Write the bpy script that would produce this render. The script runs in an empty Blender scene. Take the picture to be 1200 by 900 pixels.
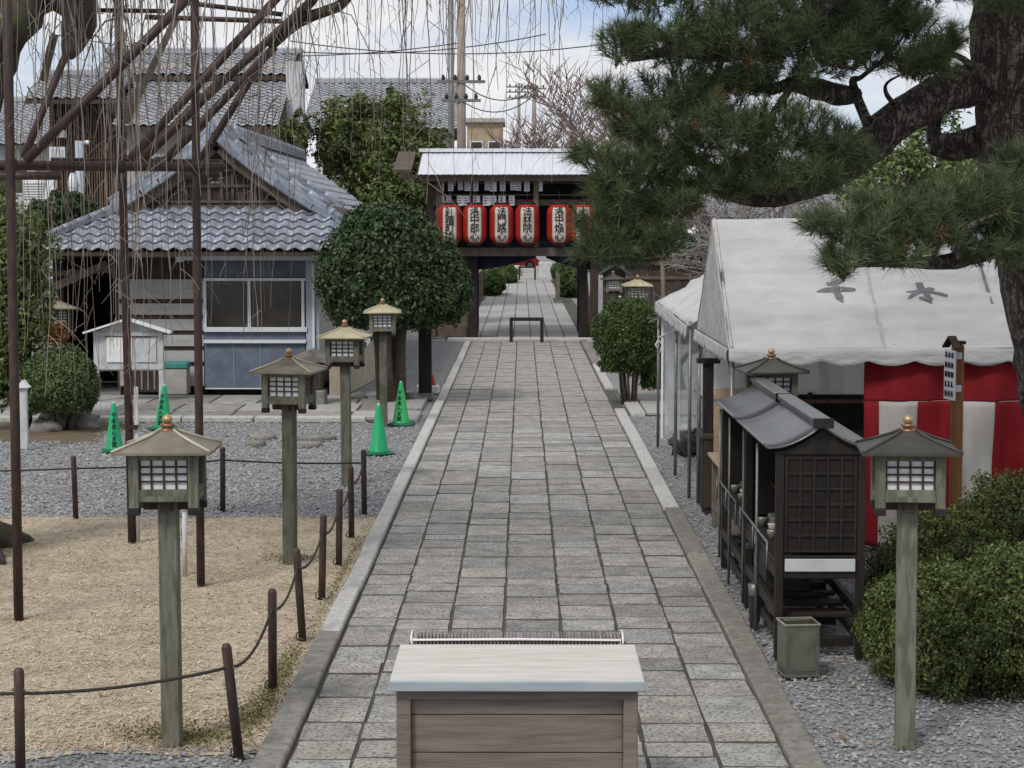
import bpy, math, random
import numpy as np
from mathutils import Vector, Matrix, noise

# ---------------------------------------------------------------- camera
F = 2300.0                       # focal length in pixels of a 1200 px wide frame
CAM = Vector((0, 0, 3.2))
PITCH = math.atan(185 / F)
YAW = math.atan(12 / F)
scene = bpy.context.scene
C = scene.collection
cd = bpy.data.cameras.new("camera")
cam = bpy.data.objects.new("camera", cd)
C.objects.link(cam)
cam.location = CAM
cam.rotation_euler = (math.pi / 2 - PITCH, 0, YAW)
cd.sensor_width = 36
cd.lens = F / 1200 * 36
cd.clip_start = 0.1
cd.clip_end = 3000
scene.camera = cam

# ---------------------------------------------------------------- sky, sun, exposure
SUN_EL, SUN_AZ = math.radians(48), math.radians(150)
world = bpy.data.worlds.new("World")
scene.world = world
world.use_nodes = True
wn, wl = world.node_tree.nodes, world.node_tree.links
wn.clear()
w_out = wn.new('ShaderNodeOutputWorld')
w_bg = wn.new('ShaderNodeBackground')
w_bg.inputs[1].default_value = 0.1
sky = wn.new('ShaderNodeTexSky')
sky.sky_type = 'NISHITA'
sky.sun_disc = False
sky.sun_elevation = SUN_EL
sky.sun_rotation = SUN_AZ
sky.dust_density = 0.6
sky.ozone_density = 1.6
w_tc = wn.new('ShaderNodeTexCoord')
w_map = wn.new('ShaderNodeMapping')
w_map.inputs['Scale'].default_value = (1.0, 1.0, 3.2)
w_map.inputs['Location'].default_value = (0.35, 0.1, 0.06)
w_n = wn.new('ShaderNodeTexNoise')
w_n.inputs['Scale'].default_value = 7.0
w_n.inputs['Detail'].default_value = 7
w_n.inputs['Roughness'].default_value = 0.55
w_r = wn.new('ShaderNodeValToRGB')
w_r.color_ramp.elements[0].position = 0.30
w_r.color_ramp.elements[0].color = (0.36, 0.36, 0.36, 1)
w_r.color_ramp.elements[1].position = 0.52
w_r.color_ramp.elements[1].color = (1, 1, 1, 1)
w_n2 = wn.new('ShaderNodeTexNoise')
w_n2.inputs['Scale'].default_value = 13.0
w_n2.inputs['Detail'].default_value = 5
w_cc = wn.new('ShaderNodeMixRGB')
w_cc.inputs[1].default_value = (4.9, 5.05, 5.4, 1)
w_cc.inputs[2].default_value = (6.9, 6.85, 6.85, 1)
w_sk = wn.new('ShaderNodeMixRGB')
w_sk.blend_type = 'MULTIPLY'
w_sk.inputs[0].default_value = 1
w_sk.inputs[2].default_value = (0.42, 0.56, .82, 1)
w_mix = wn.new('ShaderNodeMixRGB')
wl.new(w_tc.outputs['Generated'], w_map.inputs[0])
wl.new(w_map.outputs[0], w_n.inputs['Vector'])
wl.new(w_map.outputs[0], w_n2.inputs['Vector'])
wl.new(w_n.outputs['Fac'], w_r.inputs[0])
wl.new(w_n2.outputs['Fac'], w_cc.inputs[0])
wl.new(w_r.outputs[0], w_mix.inputs[0])
wl.new(sky.outputs[0], w_sk.inputs[1])
wl.new(w_sk.outputs[0], w_mix.inputs[1])
wl.new(w_cc.outputs[0], w_mix.inputs[2])
wl.new(w_mix.outputs[0], w_bg.inputs[0])
wl.new(w_bg.outputs[0], w_out.inputs[0])

sd = bpy.data.lights.new("sun", 'SUN')
sd.energy = 1.5
sd.angle = math.radians(14)
sd.color = (1.0, 0.96, 0.9)
sun = bpy.data.objects.new("sun", sd)
C.objects.link(sun)
# direction to the sun: behind the camera and to the left
sdir = Vector((math.sin(SUN_AZ) * math.cos(SUN_EL) * -1, math.cos(SUN_AZ) * math.cos(SUN_EL), math.sin(SUN_EL)))
sun.rotation_euler = sdir.to_track_quat('Z', 'Y').to_euler()
sky.sun_rotation = math.atan2(sdir.x, sdir.y)

scene.view_settings.view_transform = 'Standard'
scene.view_settings.look = 'None'
scene.view_settings.exposure = 0.5
scene.view_settings.gamma = 1.0
scene.cycles.use_denoising = True
scene.cycles.max_bounces = 6
scene.cycles.transparent_max_bounces = 12

# ---------------------------------------------------------------- helpers
rng = random.Random(7)
NR = np.random.default_rng(11)
_fwd = Vector((-math.sin(YAW) * math.cos(PITCH), math.cos(YAW) * math.cos(PITCH), -math.sin(PITCH)))
_rt = Vector((math.cos(YAW), math.sin(YAW), 0))
_up = _rt.cross(_fwd)


def ray(u, v):
    return _fwd + _rt * ((u - 600) / F) + _up * ((450 - v) / F)


def at(u, v, Y):                 # the point seen there, at distance Y down the path
    d = ray(u, v)
    return CAM + d * (Y / d.y)


def on(u, v, z=0.0):             # the same on a level z
    d = ray(u, v)
    return CAM + d * ((z - CAM.z) / d.z)


def V(*a):
    return Vector(a)


class MB:
    def __init__(s):
        s.v, s.f, s.sm = [], [], []

    def add(s, vs, fs, smooth=False):
        b = len(s.v)
        s.v += [tuple(x) for x in vs]
        s.f += [tuple(i + b for i in f) for f in fs]
        s.sm += [smooth] * len(fs)
        return s

    def box(s, c, sz, rot=None, bev=0.0):
        hx, hy, hz = sz[0] / 2, sz[1] / 2, sz[2] / 2
        c = Vector(c)
        if bev <= 0:
            vs = [Vector((x, y, z)) for z in (-hz, hz) for y in (-hy, hy) for x in (-hx, hx)]
            fs = [(0, 2, 3, 1), (4, 5, 7, 6), (0, 1, 5, 4), (2, 6, 7, 3), (0, 4, 6, 2), (1, 3, 7, 5)]
        else:
            b = min(bev, hx * .9, hy * .9, hz * .9)
            vs, idx = [], {}
            for sx in (-1, 1):
                for sy in (-1, 1):
                    for sz_ in (-1, 1):
                        for a in range(3):
                            d = [b, b, b]
                            d[a] = 0
                            idx[(sx, sy, sz_, a)] = len(vs)
                            vs.append(Vector((sx * (hx - d[0]), sy * (hy - d[1]), sz_ * (hz - d[2]))))
            fs = []
            S = (-1, 1)
            for q in S:
                fs.append([idx[(q, -1, -1, 0)], idx[(q, 1, -1, 0)], idx[(q, 1, 1, 0)], idx[(q, -1, 1, 0)]][::q])
                fs.append([idx[(-1, q, -1, 1)], idx[(-1, q, 1, 1)], idx[(1, q, 1, 1)], idx[(1, q, -1, 1)]][::q])
                fs.append([idx[(-1, -1, q, 2)], idx[(1, -1, q, 2)], idx[(1, 1, q, 2)], idx[(-1, 1, q, 2)]][::q])
            for p in S:
                for q in S:
                    k = p * q
                    fs.append([idx[(p, q, -1, 0)], idx[(p, q, -1, 1)], idx[(p, q, 1, 1)], idx[(p, q, 1, 0)]][::k])
                    fs.append([idx[(p, -1, q, 2)], idx[(p, -1, q, 0)], idx[(p, 1, q, 0)], idx[(p, 1, q, 2)]][::-k] if False else [idx[(p, -1, q, 0)], idx[(p, 1, q, 0)], idx[(p, 1, q, 2)], idx[(p, -1, q, 2)]][::k])
                    fs.append([idx[(-1, p, q, 1)], idx[(-1, p, q, 2)], idx[(1, p, q, 2)], idx[(1, p, q, 1)]][::k])
            for sx in S:
                for sy in S:
                    for sz_ in S:
                        fs.append([idx[(sx, sy, sz_, a)] for a in range(3)][::sx * sy * sz_])
        if rot is not None:
            vs = [rot @ p for p in vs]
        return s.add([p + c for p in vs], fs)

    def beam(s, p0, p1, w, h, up=(0, 0, 1), bev=0.0):
        p0, p1 = Vector(p0), Vector(p1)
        d = (p1 - p0)
        L = d.length
        x = d.normalized()
        u = Vector(up)
        y = u.cross(x)
        if y.length < 1e-4:
            y = Vector((0, 1, 0)).cross(x)
        y.normalize()
        z = x.cross(y)
        R = Matrix((x, y, z)).transposed()
        return s.box((p0 + p1) / 2, (L, w, h), R, bev)

    def tube(s, pts, rad, n=8, cap=True, smooth=True):
        pts = [Vector(p) for p in pts]
        if not hasattr(rad, '__len__'):
            rad = [rad] * len(pts)
        vs, fs = [], []
        ref = None
        for i, p in enumerate(pts):
            t = (pts[min(i + 1, len(pts) - 1)] - pts[max(i - 1, 0)])
            t = t.normalized() if t.length > 1e-9 else Vector((0, 0, 1))
            if ref is None:
                ref = Vector((1, 0, 0)) if abs(t.x) < .8 else Vector((0, 1, 0))
            a = (ref - t * ref.dot(t))
            if a.length < 1e-6:
                a = t.orthogonal()
            a.normalize()
            ref = a
            b = t.cross(a)
            for k in range(n):
                an = 2 * math.pi * k / n
                vs.append(p + (a * math.cos(an) + b * math.sin(an)) * rad[i])
        for i in range(len(pts) - 1):
            for k in range(n):
                fs.append((i * n + k, i * n + (k + 1) % n, (i + 1) * n + (k + 1) % n, (i + 1) * n + k))
        s.add(vs, fs, smooth)
        if cap:
            b = len(s.v) - len(vs)
            s.f.append(tuple(b + k for k in range(n))[::-1])
            s.f.append(tuple(b + (len(pts) - 1) * n + k for k in range(n)))
            s.sm += [False, False]
        return s

    def lathe(s, prof, n=16, c=(0, 0, 0), smooth=True):
        c = Vector(c)
        vs, fs = [], []
        for r, z in prof:
            for k in range(n):
                a = 2 * math.pi * k / n
                vs.append(c + Vector((r * math.cos(a), r * math.sin(a), z)))
        for i in range(len(prof) - 1):
            for k in range(n):
                fs.append((i * n + k, i * n + (k + 1) % n, (i + 1) * n + (k + 1) % n, (i + 1) * n + k))
        fs.append(tuple(range(n))[::-1])
        fs.append(tuple((len(prof) - 1) * n + k for k in range(n)))
        return s.add(vs, fs, smooth)

    def prism(s, poly, d0, d1, ax=1):
        """poly: list of 2-D points, extruded along axis ax from d0 to d1"""
        n = len(poly)
        vs = []
        for d in (d0, d1):
            for a, b in poly:
                vs.append((d, a, b) if ax == 0 else (a, d, b) if ax == 1 else (a, b, d))
        fs = [tuple(range(n))[::-1], tuple(range(n, 2 * n))]
        for k in range(n):
            fs.append((k, (k + 1) % n, n + (k + 1) % n, n + k))
        return s.add(vs, fs)

    def sheet(s, fn, nu, nv, smooth=True, thick=0.0):
        """a grid surface fn(u,v)->point; with thick, a closed double skin"""
        vs = [Vector(fn(i / nu, j / nv)) for j in range(nv + 1) for i in range(nu + 1)]
        q = lambda i, j: j * (nu + 1) + i
        fs = [(q(i, j), q(i + 1, j), q(i + 1, j + 1), q(i, j + 1)) for j in range(nv) for i in range(nu)]
        if thick:
            nrm = []
            for j in range(nv + 1):
                for i in range(nu + 1):
                    a = vs[q(min(i + 1, nu), j)] - vs[q(max(i - 1, 0), j)]
                    b = vs[q(i, min(j + 1, nv))] - vs[q(i, max(j - 1, 0))]
                    m = a.cross(b)
                    nrm.append(m.normalized() if m.length > 1e-9 else Vector((0, 0, 1)))
            N = len(vs)
            vs2 = [p - m * thick for p, m in zip(vs, nrm)]
            fs += [tuple(x + N for x in f)[::-1] for f in fs]
            for i in range(nu):
                fs.append((q(i + 1, 0), q(i, 0), q(i, 0) + N, q(i + 1, 0) + N))
                fs.append((q(i, nv), q(i + 1, nv), q(i + 1, nv) + N, q(i, nv) + N))
            for j in range(nv):
                fs.append((q(0, j), q(0, j + 1), q(0, j + 1) + N, q(0, j) + N))
                fs.append((q(nu, j + 1), q(nu, j), q(nu, j) + N, q(nu, j + 1) + N))
            vs += vs2
        return s.add(vs, fs, smooth)

    def mesh(s, name, mat):
        m = bpy.data.meshes.new(name)
        m.from_pydata(s.v, [], s.f)
        m.polygons.foreach_set('use_smooth', s.sm)
        if mat:
            m.materials.append(mat)
        m.update()
        return m

    def build(s, name, mat, parent=None, loc=(0, 0, 0), rz=0):
        o = bpy.data.objects.new(name, s.mesh(name, mat))
        C.objects.link(o)
        o.location = loc
        o.rotation_euler = (0, 0, rz)
        o.parent = parent
        return o


def tag(o, label=None, cat=None, group=None, kind=None):
    if label: o['label'] = label
    if cat: o['category'] = cat
    if group: o['group'] = group
    if kind: o['kind'] = kind
    return o


def thing(name, label, cat, loc=(0, 0, 0), rz=0, group=None):
    o = bpy.data.objects.new(name, None)
    o.empty_display_size = .2
    C.objects.link(o)
    o.location = loc
    o.rotation_euler = (0, 0, rz)
    return tag(o, label, cat, group)


def copy_tree(o, parent=None):
    c = o.copy()
    C.objects.link(c)
    c.parent = parent
    for ch in list(o.children):
        copy_tree(ch, c)
    return c


def inst(name, me, parent, mtx):
    o = bpy.data.objects.new(name, me)
    C.objects.link(o)
    o.parent = parent
    o.matrix_local = mtx
    return o


def np_mesh(name, verts, faces, mat, col=None, smooth=False):
    verts = np.asarray(verts, np.float32)
    faces = np.asarray(faces, np.int32)
    m = bpy.data.meshes.new(name)
    m.vertices.add(len(verts))
    m.vertices.foreach_set('co', verts.ravel())
    k = faces.shape[1]
    m.loops.add(faces.size)
    m.loops.foreach_set('vertex_index', faces.ravel())
    m.polygons.add(len(faces))
    m.polygons.foreach_set('loop_start', np.arange(0, faces.size, k, dtype=np.int32))
    try:
        m.polygons.foreach_set('loop_total', np.full(len(faces), k, np.int32))
    except Exception:
        pass
    if smooth:
        m.polygons.foreach_set('use_smooth', np.ones(len(faces), bool))
    if col is not None:
        a = m.attributes.new('tint', 'FLOAT', 'POINT')
        a.data.foreach_set('value', np.asarray(col, np.float32))
    if mat:
        m.materials.append(mat)
    m.update()
    m.validate()
    return m


def np_obj(name, verts, faces, mat, parent=None, col=None, loc=(0, 0, 0), smooth=False):
    o = bpy.data.objects.new(name, np_mesh(name, verts, faces, mat, col, smooth))
    C.objects.link(o)
    o.location = loc
    o.parent = parent
    return o


def unit(a):
    return a / np.maximum(np.linalg.norm(a, axis=1, keepdims=True), 1e-9)


def leaves(pts, nrm, size, aspect=.5, jit=.7, droop=0.0, fold=.15):
    """one bent four-cornered leaf at each point; returns verts, faces, tint"""
    n = len(pts)
    nn = unit(nrm + NR.normal(0, jit, (n, 3)))
    t = np.cross(nn, NR.normal(0, 1, (n, 3)))
    t = unit(t)
    t[:, 2] -= droop
    t = unit(t)
    b = unit(np.cross(nn, t))
    L = size * NR.uniform(.6, 1.3, (n, 1))
    W = L * aspect * .5
    p0 = pts - t * L * .5
    p2 = pts + t * L * .5
    m = pts - t * L * .05 + nn * L * fold
    v = np.stack([p0, m - b * W, p2, m + b * W], 1).reshape(-1, 3)
    f = np.arange(n * 4).reshape(-1, 4)
    tint = np.repeat(NR.uniform(0, 1, n), 4)
    return v, f, tint


def join_np(parts):
    vs, fs, ts, b = [], [], [], 0
    for v, f, t in parts:
        vs.append(v); fs.append(f + b); ts.append(t); b += len(v)
    return np.concatenate(vs), np.concatenate(fs), np.concatenate(ts)


def blob_noise(d, seed, sc=2.2):
    return np.array([noise.noise(Vector((x * sc + seed, y * sc - seed, z * sc + 3.1 * seed))) for x, y, z in d])


def shell(center, rad, n, seed, amp=.12, inner=.86, zmin=-1.0, sc=2.2):
    """points and normals on a lumpy ellipsoid shell"""
    d = unit(NR.normal(0, 1, (n * 2, 3)))
    d = d[d[:, 2] > zmin][:n]
    k = 1 + amp * blob_noise(d, seed, sc) * 2 + amp * .6 * blob_noise(d, seed + 9, sc * 3)
    r = k * (inner + (1.03 - inner) * NR.uniform(0, 1, len(d)) ** .6)
    p = d * r[:, None] * np.array(rad) + np.array(center)
    return p, unit(d / np.array(rad))


def core(center, rad, seed, amp=.12, scale=.86, n=18, zmin=-1.0, sc=2.2):
    """a lumpy solid; dark coloured, it stands for the shaded inside of bushes"""
    mb = MB()
    rings, segs = n // 2 + 1, n
    vs, fs = [], []
    for i in range(rings + 1):
        th = math.pi * i / rings
        for k in range(segs):
            ph = 2 * math.pi * k / segs
            d = Vector((math.sin(th) * math.cos(ph), math.sin(th) * math.sin(ph), max(zmin, math.cos(th))))
            kk = 1 + amp * 2 * noise.noise(Vector((d.x * sc + seed, d.y * sc - seed, d.z * sc + 3.1 * seed)))
            vs.append(Vector(center) + Vector((d.x * rad[0], d.y * rad[1], d.z * rad[2])) * kk * scale)
    for i in range(rings):
        for k in range(segs):
            fs.append((i * segs + k, (i + 1) * segs + k, (i + 1) * segs + (k + 1) % segs, i * segs + (k + 1) % segs))
    mb.add(vs, fs, True)
    return mb

# ---------------------------------------------------------------- materials
def mat(name, c, c2=None, scale=6, rough=.75, bump=0.0, bscale=60, metal=0, rnd=0.0, stretch=(1, 1, 1),
        coord='Object', spec=.3, lo=.35, hi=.65, c3=None, scale3=40, f3=.5, hrnd=0.0, tint=None, bdist=.01, trans=None, detail=6):
    m = bpy.data.materials.new(name)
    m.use_nodes = True
    nt = m.node_tree
    N, L = nt.nodes, nt.links
    bs = N['Principled BSDF']
    bs.inputs['Roughness'].default_value = rough
    bs.inputs['Metallic'].default_value = metal
    bs.inputs['Specular IOR Level'].default_value = spec
    if coord == 'World':
        src = N.new('ShaderNodeNewGeometry').outputs['Position']
    else:
        src = N.new('ShaderNodeTexCoord').outputs['Object']
    oi = N.new('ShaderNodeObjectInfo')
    mp = N.new('ShaderNodeMapping')
    mp.inputs['Scale'].default_value = stretch
    L.new(src, mp.inputs[0])
    if coord != 'World':
        mu = N.new('ShaderNodeMath'); mu.operation = 'MULTIPLY'; mu.inputs[1].default_value = 61.0
        cx = N.new('ShaderNodeCombineXYZ')
        L.new(oi.outputs['Random'], mu.inputs[0])
        for i in range(3): L.new(mu.outputs[0], cx.inputs[i])
        L.new(cx.outputs[0], mp.inputs['Location'])
    vec = mp.outputs[0]
    c = tuple(c) + (1,)
    col = None
    if c2 is not None:
        n = N.new('ShaderNodeTexNoise'); n.inputs['Scale'].default_value = scale; n.inputs['Detail'].default_value = detail
        n.inputs['Roughness'].default_value = .6
        L.new(vec, n.inputs['Vector'])
        mr = N.new('ShaderNodeMapRange'); mr.inputs[1].default_value = lo; mr.inputs[2].default_value = hi
        L.new(n.outputs['Fac'], mr.inputs[0])
        mx = N.new('ShaderNodeMixRGB'); mx.inputs[1].default_value = c; mx.inputs[2].default_value = tuple(c2) + (1,)
        L.new(mr.outputs[0], mx.inputs[0])
        col = mx.outputs[0]
    else:
        rg = N.new('ShaderNodeRGB'); rg.outputs[0].default_value = c
        col = rg.outputs[0]
    if c3 is not None:
        n = N.new('ShaderNodeTexNoise'); n.inputs['Scale'].default_value = scale3; n.inputs['Detail'].default_value = 4
        L.new(vec, n.inputs['Vector'])
        mr = N.new('ShaderNodeMapRange'); mr.inputs[1].default_value = .5; mr.inputs[2].default_value = .62; mr.inputs[4].default_value = f3
        L.new(n.outputs['Fac'], mr.inputs[0])
        mx = N.new('ShaderNodeMixRGB'); mx.inputs[2].default_value = tuple(c3) + (1,)
        L.new(mr.outputs[0], mx.inputs[0]); L.new(col, mx.inputs[1])
        col = mx.outputs[0]
    if tint is not None:
        at_ = N.new('ShaderNodeAttribute'); at_.attribute_name = 'tint'
        mx = N.new('ShaderNodeMixRGB'); mx.inputs[2].default_value = tuple(tint) + (1,)
        pw = N.new('ShaderNodeMath'); pw.operation = 'POWER'; pw.inputs[1].default_value = 1.6
        L.new(at_.outputs['Fac'], pw.inputs[0])
        L.new(pw.outputs[0], mx.inputs[0]); L.new(col, mx.inputs[1])
        col = mx.outputs[0]
    if rnd or hrnd:
        hs = N.new('ShaderNodeHueSaturation')
        mr = N.new('ShaderNodeMapRange'); mr.inputs[3].default_value = 1 - rnd; mr.inputs[4].default_value = 1 + rnd
        L.new(oi.outputs['Random'], mr.inputs[0]); L.new(mr.outputs[0], hs.inputs['Value'])
        if hrnd:
            m2 = N.new('ShaderNodeMath'); m2.operation = 'MULTIPLY'; m2.inputs[1].default_value = 7.31
            m3 = N.new('ShaderNodeMath'); m3.operation = 'FRACT'
            m4 = N.new('ShaderNodeMapRange'); m4.inputs[3].default_value = 1 - hrnd; m4.inputs[4].default_value = 1 + hrnd
            L.new(oi.outputs['Random'], m2.inputs[0]); L.new(m2.outputs[0], m3.inputs[0]); L.new(m3.outputs[0], m4.inputs[0])
            L.new(m4.outputs[0], hs.inputs['Saturation'])
        L.new(col, hs.inputs['Color'])
        col = hs.outputs[0]
    L.new(col, bs.inputs['Base Color'])
    if bump:
        n = N.new('ShaderNodeTexNoise'); n.inputs['Scale'].default_value = bscale; n.inputs['Detail'].default_value = 5
        L.new(vec, n.inputs['Vector'])
        bp = N.new('ShaderNodeBump'); bp.inputs['Strength'].default_value = bump; bp.inputs['Distance'].default_value = bdist
        L.new(n.outputs['Fac'], bp.inputs['Height']); L.new(bp.outputs[0], bs.inputs['Normal'])
    if trans is not None:
        o = N['Material Output']
        tr = N.new('ShaderNodeBsdfTranslucent'); L.new(col, tr.inputs[0])
        ms = N.new('ShaderNodeMixShader'); ms.inputs[0].default_value = trans
        L.new(bs.outputs[0], ms.inputs[1]); L.new(tr.outputs[0], ms.inputs[2]); L.new(ms.outputs[0], o.inputs[0])
    return m


def gravel_mat(name, cols, cell, bump=1.0):
    m = bpy.data.materials.new(name); m.use_nodes = True
    N, L = m.node_tree.nodes, m.node_tree.links
    bs = N['Principled BSDF']; bs.inputs['Roughness'].default_value = .85; bs.inputs['Specular IOR Level'].default_value = .25
    g = N.new('ShaderNodeNewGeometry')
    vo = N.new('ShaderNodeTexVoronoi'); vo.inputs['Scale'].default_value = 1 / cell
    L.new(g.outputs['Position'], vo.inputs['Vector'])
    sep = N.new('ShaderNodeSeparateColor'); L.new(vo.outputs['Color'], sep.inputs[0])
    rp = N.new('ShaderNodeValToRGB')
    e = rp.color_ramp.elements
    e[0].color = cols[0] + (1,); e[1].color = cols[-1] + (1,)
    for i, cc in enumerate(cols[1:-1]):
        q = e.new((i + 1) / (len(cols) - 1)); q.color = cc + (1,)
    L.new(sep.outputs[0], rp.inputs[0])
    n = N.new('ShaderNodeTexNoise'); n.inputs['Scale'].default_value = .7; n.inputs['Detail'].default_value = 5
    L.new(g.outputs['Position'], n.inputs['Vector'])
    mr = N.new('ShaderNodeMapRange'); mr.inputs[3].default_value = .8; mr.inputs[4].default_value = 1.2
    L.new(n.outputs['Fac'], mr.inputs[0])
    hs = N.new('ShaderNodeHueSaturation'); L.new(rp.outputs[0], hs.inputs['Color']); L.new(mr.outputs[0], hs.inputs['Value'])
    L.new(hs.outputs[0], bs.inputs['Base Color'])
    inv = N.new('ShaderNodeMath'); inv.operation = 'SUBTRACT'; inv.inputs[0].default_value = 1; L.new(vo.outputs['Distance'], inv.inputs[1])
    bp = N.new('ShaderNodeBump'); bp.inputs['Strength'].default_value = bump; bp.inputs['Distance'].default_value = cell * .6
    L.new(inv.outputs[0], bp.inputs['Height']); L.new(bp.outputs[0], bs.inputs['Normal'])
    return m


def clear_mat(name, col, alpha, rough=.2):
    """clear or milky plastic sheet"""
    m = bpy.data.materials.new(name); m.use_nodes = True
    N, L = m.node_tree.nodes, m.node_tree.links
    bs = N['Principled BSDF']; bs.inputs['Base Color'].default_value = tuple(col) + (1,); bs.inputs['Roughness'].default_value = rough
    t = N.new('ShaderNodeBsdfTransparent'); ms = N.new('ShaderNodeMixShader')
    n = N.new('ShaderNodeTexNoise'); n.inputs['Scale'].default_value = 2.5; n.inputs['Detail'].default_value = 3
    g = N.new('ShaderNodeNewGeometry'); L.new(g.outputs['Position'], n.inputs['Vector'])
    mr = N.new('ShaderNodeMapRange'); mr.inputs[3].default_value = alpha - .15; mr.inputs[4].default_value = alpha + .15
    L.new(n.outputs['Fac'], mr.inputs[0]); L.new(mr.outputs[0], ms.inputs[0])
    L.new(t.outputs[0], ms.inputs[1]); L.new(bs.outputs[0], ms.inputs[2]); L.new(ms.outputs[0], N['Material Output'].inputs[0])
    return m


M = {}
M['slab'] = mat('granite_slab', (.245, .236, .22), (.41, .395, .37), 5, .85, .6, 70, rnd=.2, hrnd=.6, coord='World', c3=(.10, .097, .092), scale3=36, f3=.85)
M['slab_far'] = mat('pale_granite_slab', (.30, .295, .285), (.40, .39, .38), 9, .8, .2, 40, rnd=.12, coord='World')
M['kerb_pale'] = mat('pale_kerb_granite', (.42, .413, .395), (.52, .51, .49), 14, .8, .25, 80, rnd=.1, coord='World', c3=(.22, .21, .19), scale3=30, f3=.5)
M['kerb_dark'] = mat('weathered_kerb_concrete', (.19, .18, .16), (.27, .255, .23), 8, .85, .3, 70, rnd=.15, coord='World', c3=(.13, .125, .1), scale3=20, f3=.6)
M['joint'] = mat('joint_soil', (.06, .057, .048), (.10, .098, .07), 2, .95, .5, 60, coord='World')
M['gravel'] = gravel_mat('grey_gravel', [(.15, .153, .16), (.21, .213, .22), (.25, .252, .257), (.30, .30, .30), (.19, .188, .185)], .03)
M['pebble'] = mat('gravel_stone', (.15, .152, .158), (.22, .222, .225), 3, .85, .2, 60, coord='World', tint=(.37, .37, .37))
M['moss'] = mat('dry_tan_moss', (.42, .355, .26), (.56, .485, .37), 3, .95, .8, 60, coord='World', c3=(.35, .28, .19), scale3=1.6, f3=.6, bdist=.03)
M['straw'] = mat('dry_straw', (.36, .285, .195), None, tint=(.64, .55, .43), rough=.9)
M['mossgreen'] = mat('green_moss', (.12, .12, .04), (.2, .18, .08), 20, .95, .8, 80, coord='World')
M['lawn'] = M['moss']
M['lamp_wood'] = mat('weathered_lamp_wood', (.115, .115, .085), (.17, .168, .13), 7, .8, .3, 50, stretch=(3, 3, .5), rnd=.2, c3=(.065, .07, .05), scale3=9, f3=.7)
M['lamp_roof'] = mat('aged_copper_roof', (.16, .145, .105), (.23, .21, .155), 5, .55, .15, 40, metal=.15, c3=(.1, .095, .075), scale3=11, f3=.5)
M['lamp_roof_lit'] = mat('lit_copper_roof', (.36, .33, .2), (.46, .42, .27), 5, .5, .1, 40, metal=.1)  # same copper as the brown roofs; brighter look by view angle painted in
M['lamp_roof_dark'] = mat('dark_copper_roof', (.05, .047, .04), (.08, .076, .065), 5, .5, .15, 40, metal=.2)  # same roof copper, toned darker
M['hip'] = mat('pale_hip_ridge', (.4, .36, .27), (.5, .46, .36), 8, .5, metal=.1)
M['finial'] = mat('copper_finial', (.2, .1, .06), (.3, .17, .1), 20, .4, metal=.5)
M['finial_top'] = mat('brass_finial', (.4, .27, .15), (.46, .32, .18), 20, .35, metal=.5)
M['paper'] = mat('white_lamp_panel', (.6, .61, .63), (.7, .7, .71), 6, .7)
M['black'] = mat('black_paint', (.012, .011, .011), (.025, .022, .02), 10, .6)
M['pipe'] = mat('brown_painted_pipe', (.036, .025, .023), (.06, .04, .035), 9, .5, .15, 40, stretch=(1, 1, .3), rnd=.1, c3=(.11, .06, .045), scale3=25, f3=.5)
M['rope'] = mat('dark_hemp_rope', (.03, .024, .02), (.06, .05, .04), 60, .9, .5, 200)
M['grey_pole'] = mat('weathered_bamboo_pole', (.16, .14, .12), (.24, .21, .18), 7, .8, .2, 30)
M['pvc'] = mat('pale_pvc_pipe', (.5, .51, .52), (.58, .58, .58), 8, .5)
M['cherry'] = mat('cherry_bark', (.035, .03, .025), (.085, .07, .06), 9, .9, .8, 40, c3=(.06, .075, .025), scale3=3, f3=.7)
M['twig'] = mat('cherry_twig', (.23, .195, .165), (.37, .325, .28), 3, .8, tint=(.09, .075, .068))
M['pine_bark'] = None
M['cone'] = mat('green_cone_plastic', (.012, .30, .12), (.016, .36, .15), 6, .4)
M['cone_old'] = mat('faded_green_cone_plastic', (.03, .36, .10), (.04, .42, .13), 6, .45)
M['cone_base'] = mat('cone_base_rubber', (.012, .11, .06), (.02, .15, .08), 6, .6)
M['ink'] = mat('black_ink', (.008, .012, .01), None, rough=.6)
M['ink_grey'] = mat('grey_print', (.12, .125, .14), (.17, .17, .18), 10, .8)
M['tile'] = mat('blue_grey_roof_tile', (.17, .195, .245), (.30, .33, .385), 4, .28, .1, 30, rnd=.22, spec=.55, c3=(.10, .11, .13), scale3=9, f3=.4)
M['tile_far'] = mat('grey_roof_tile', (.26, .275, .30), (.38, .395, .42), 1.7, .4, coord='World', spec=.45, c3=(.1, .11, .13), scale3=4, f3=.5)
M['wood_dark'] = mat('dark_brown_wood', (.035, .024, .018), (.065, .045, .035), 6, .75, .25, 40, stretch=(2, 2, .4))
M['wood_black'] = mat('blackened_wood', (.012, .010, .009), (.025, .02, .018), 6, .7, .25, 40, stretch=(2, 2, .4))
M['wood_brown'] = mat('brown_siding', (.115, .075, .055), (.19, .13, .1), 5, .8, .2, 30, stretch=(3, 3, .3), rnd=.2)
M['wood_orange'] = mat('new_cedar_wood', (.2, .085, .03), (.28, .13, .05), 6, .6, .15, 40, stretch=(3, 3, .3))
M['wood_tan'] = mat('raw_tan_wood', (.3, .225, .15), (.4, .31, .21), 5, .75, .2, 30, stretch=(.5, 3, 3))
M['box_wood'] = mat('grey_brown_box_wood', (.125, .105, .088), (.205, .175, .15), 5, .8, .4, 30, stretch=(.45, 4, 6), rnd=.12, c3=(.19, .155, .125), scale3=5, f3=.35)
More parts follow.
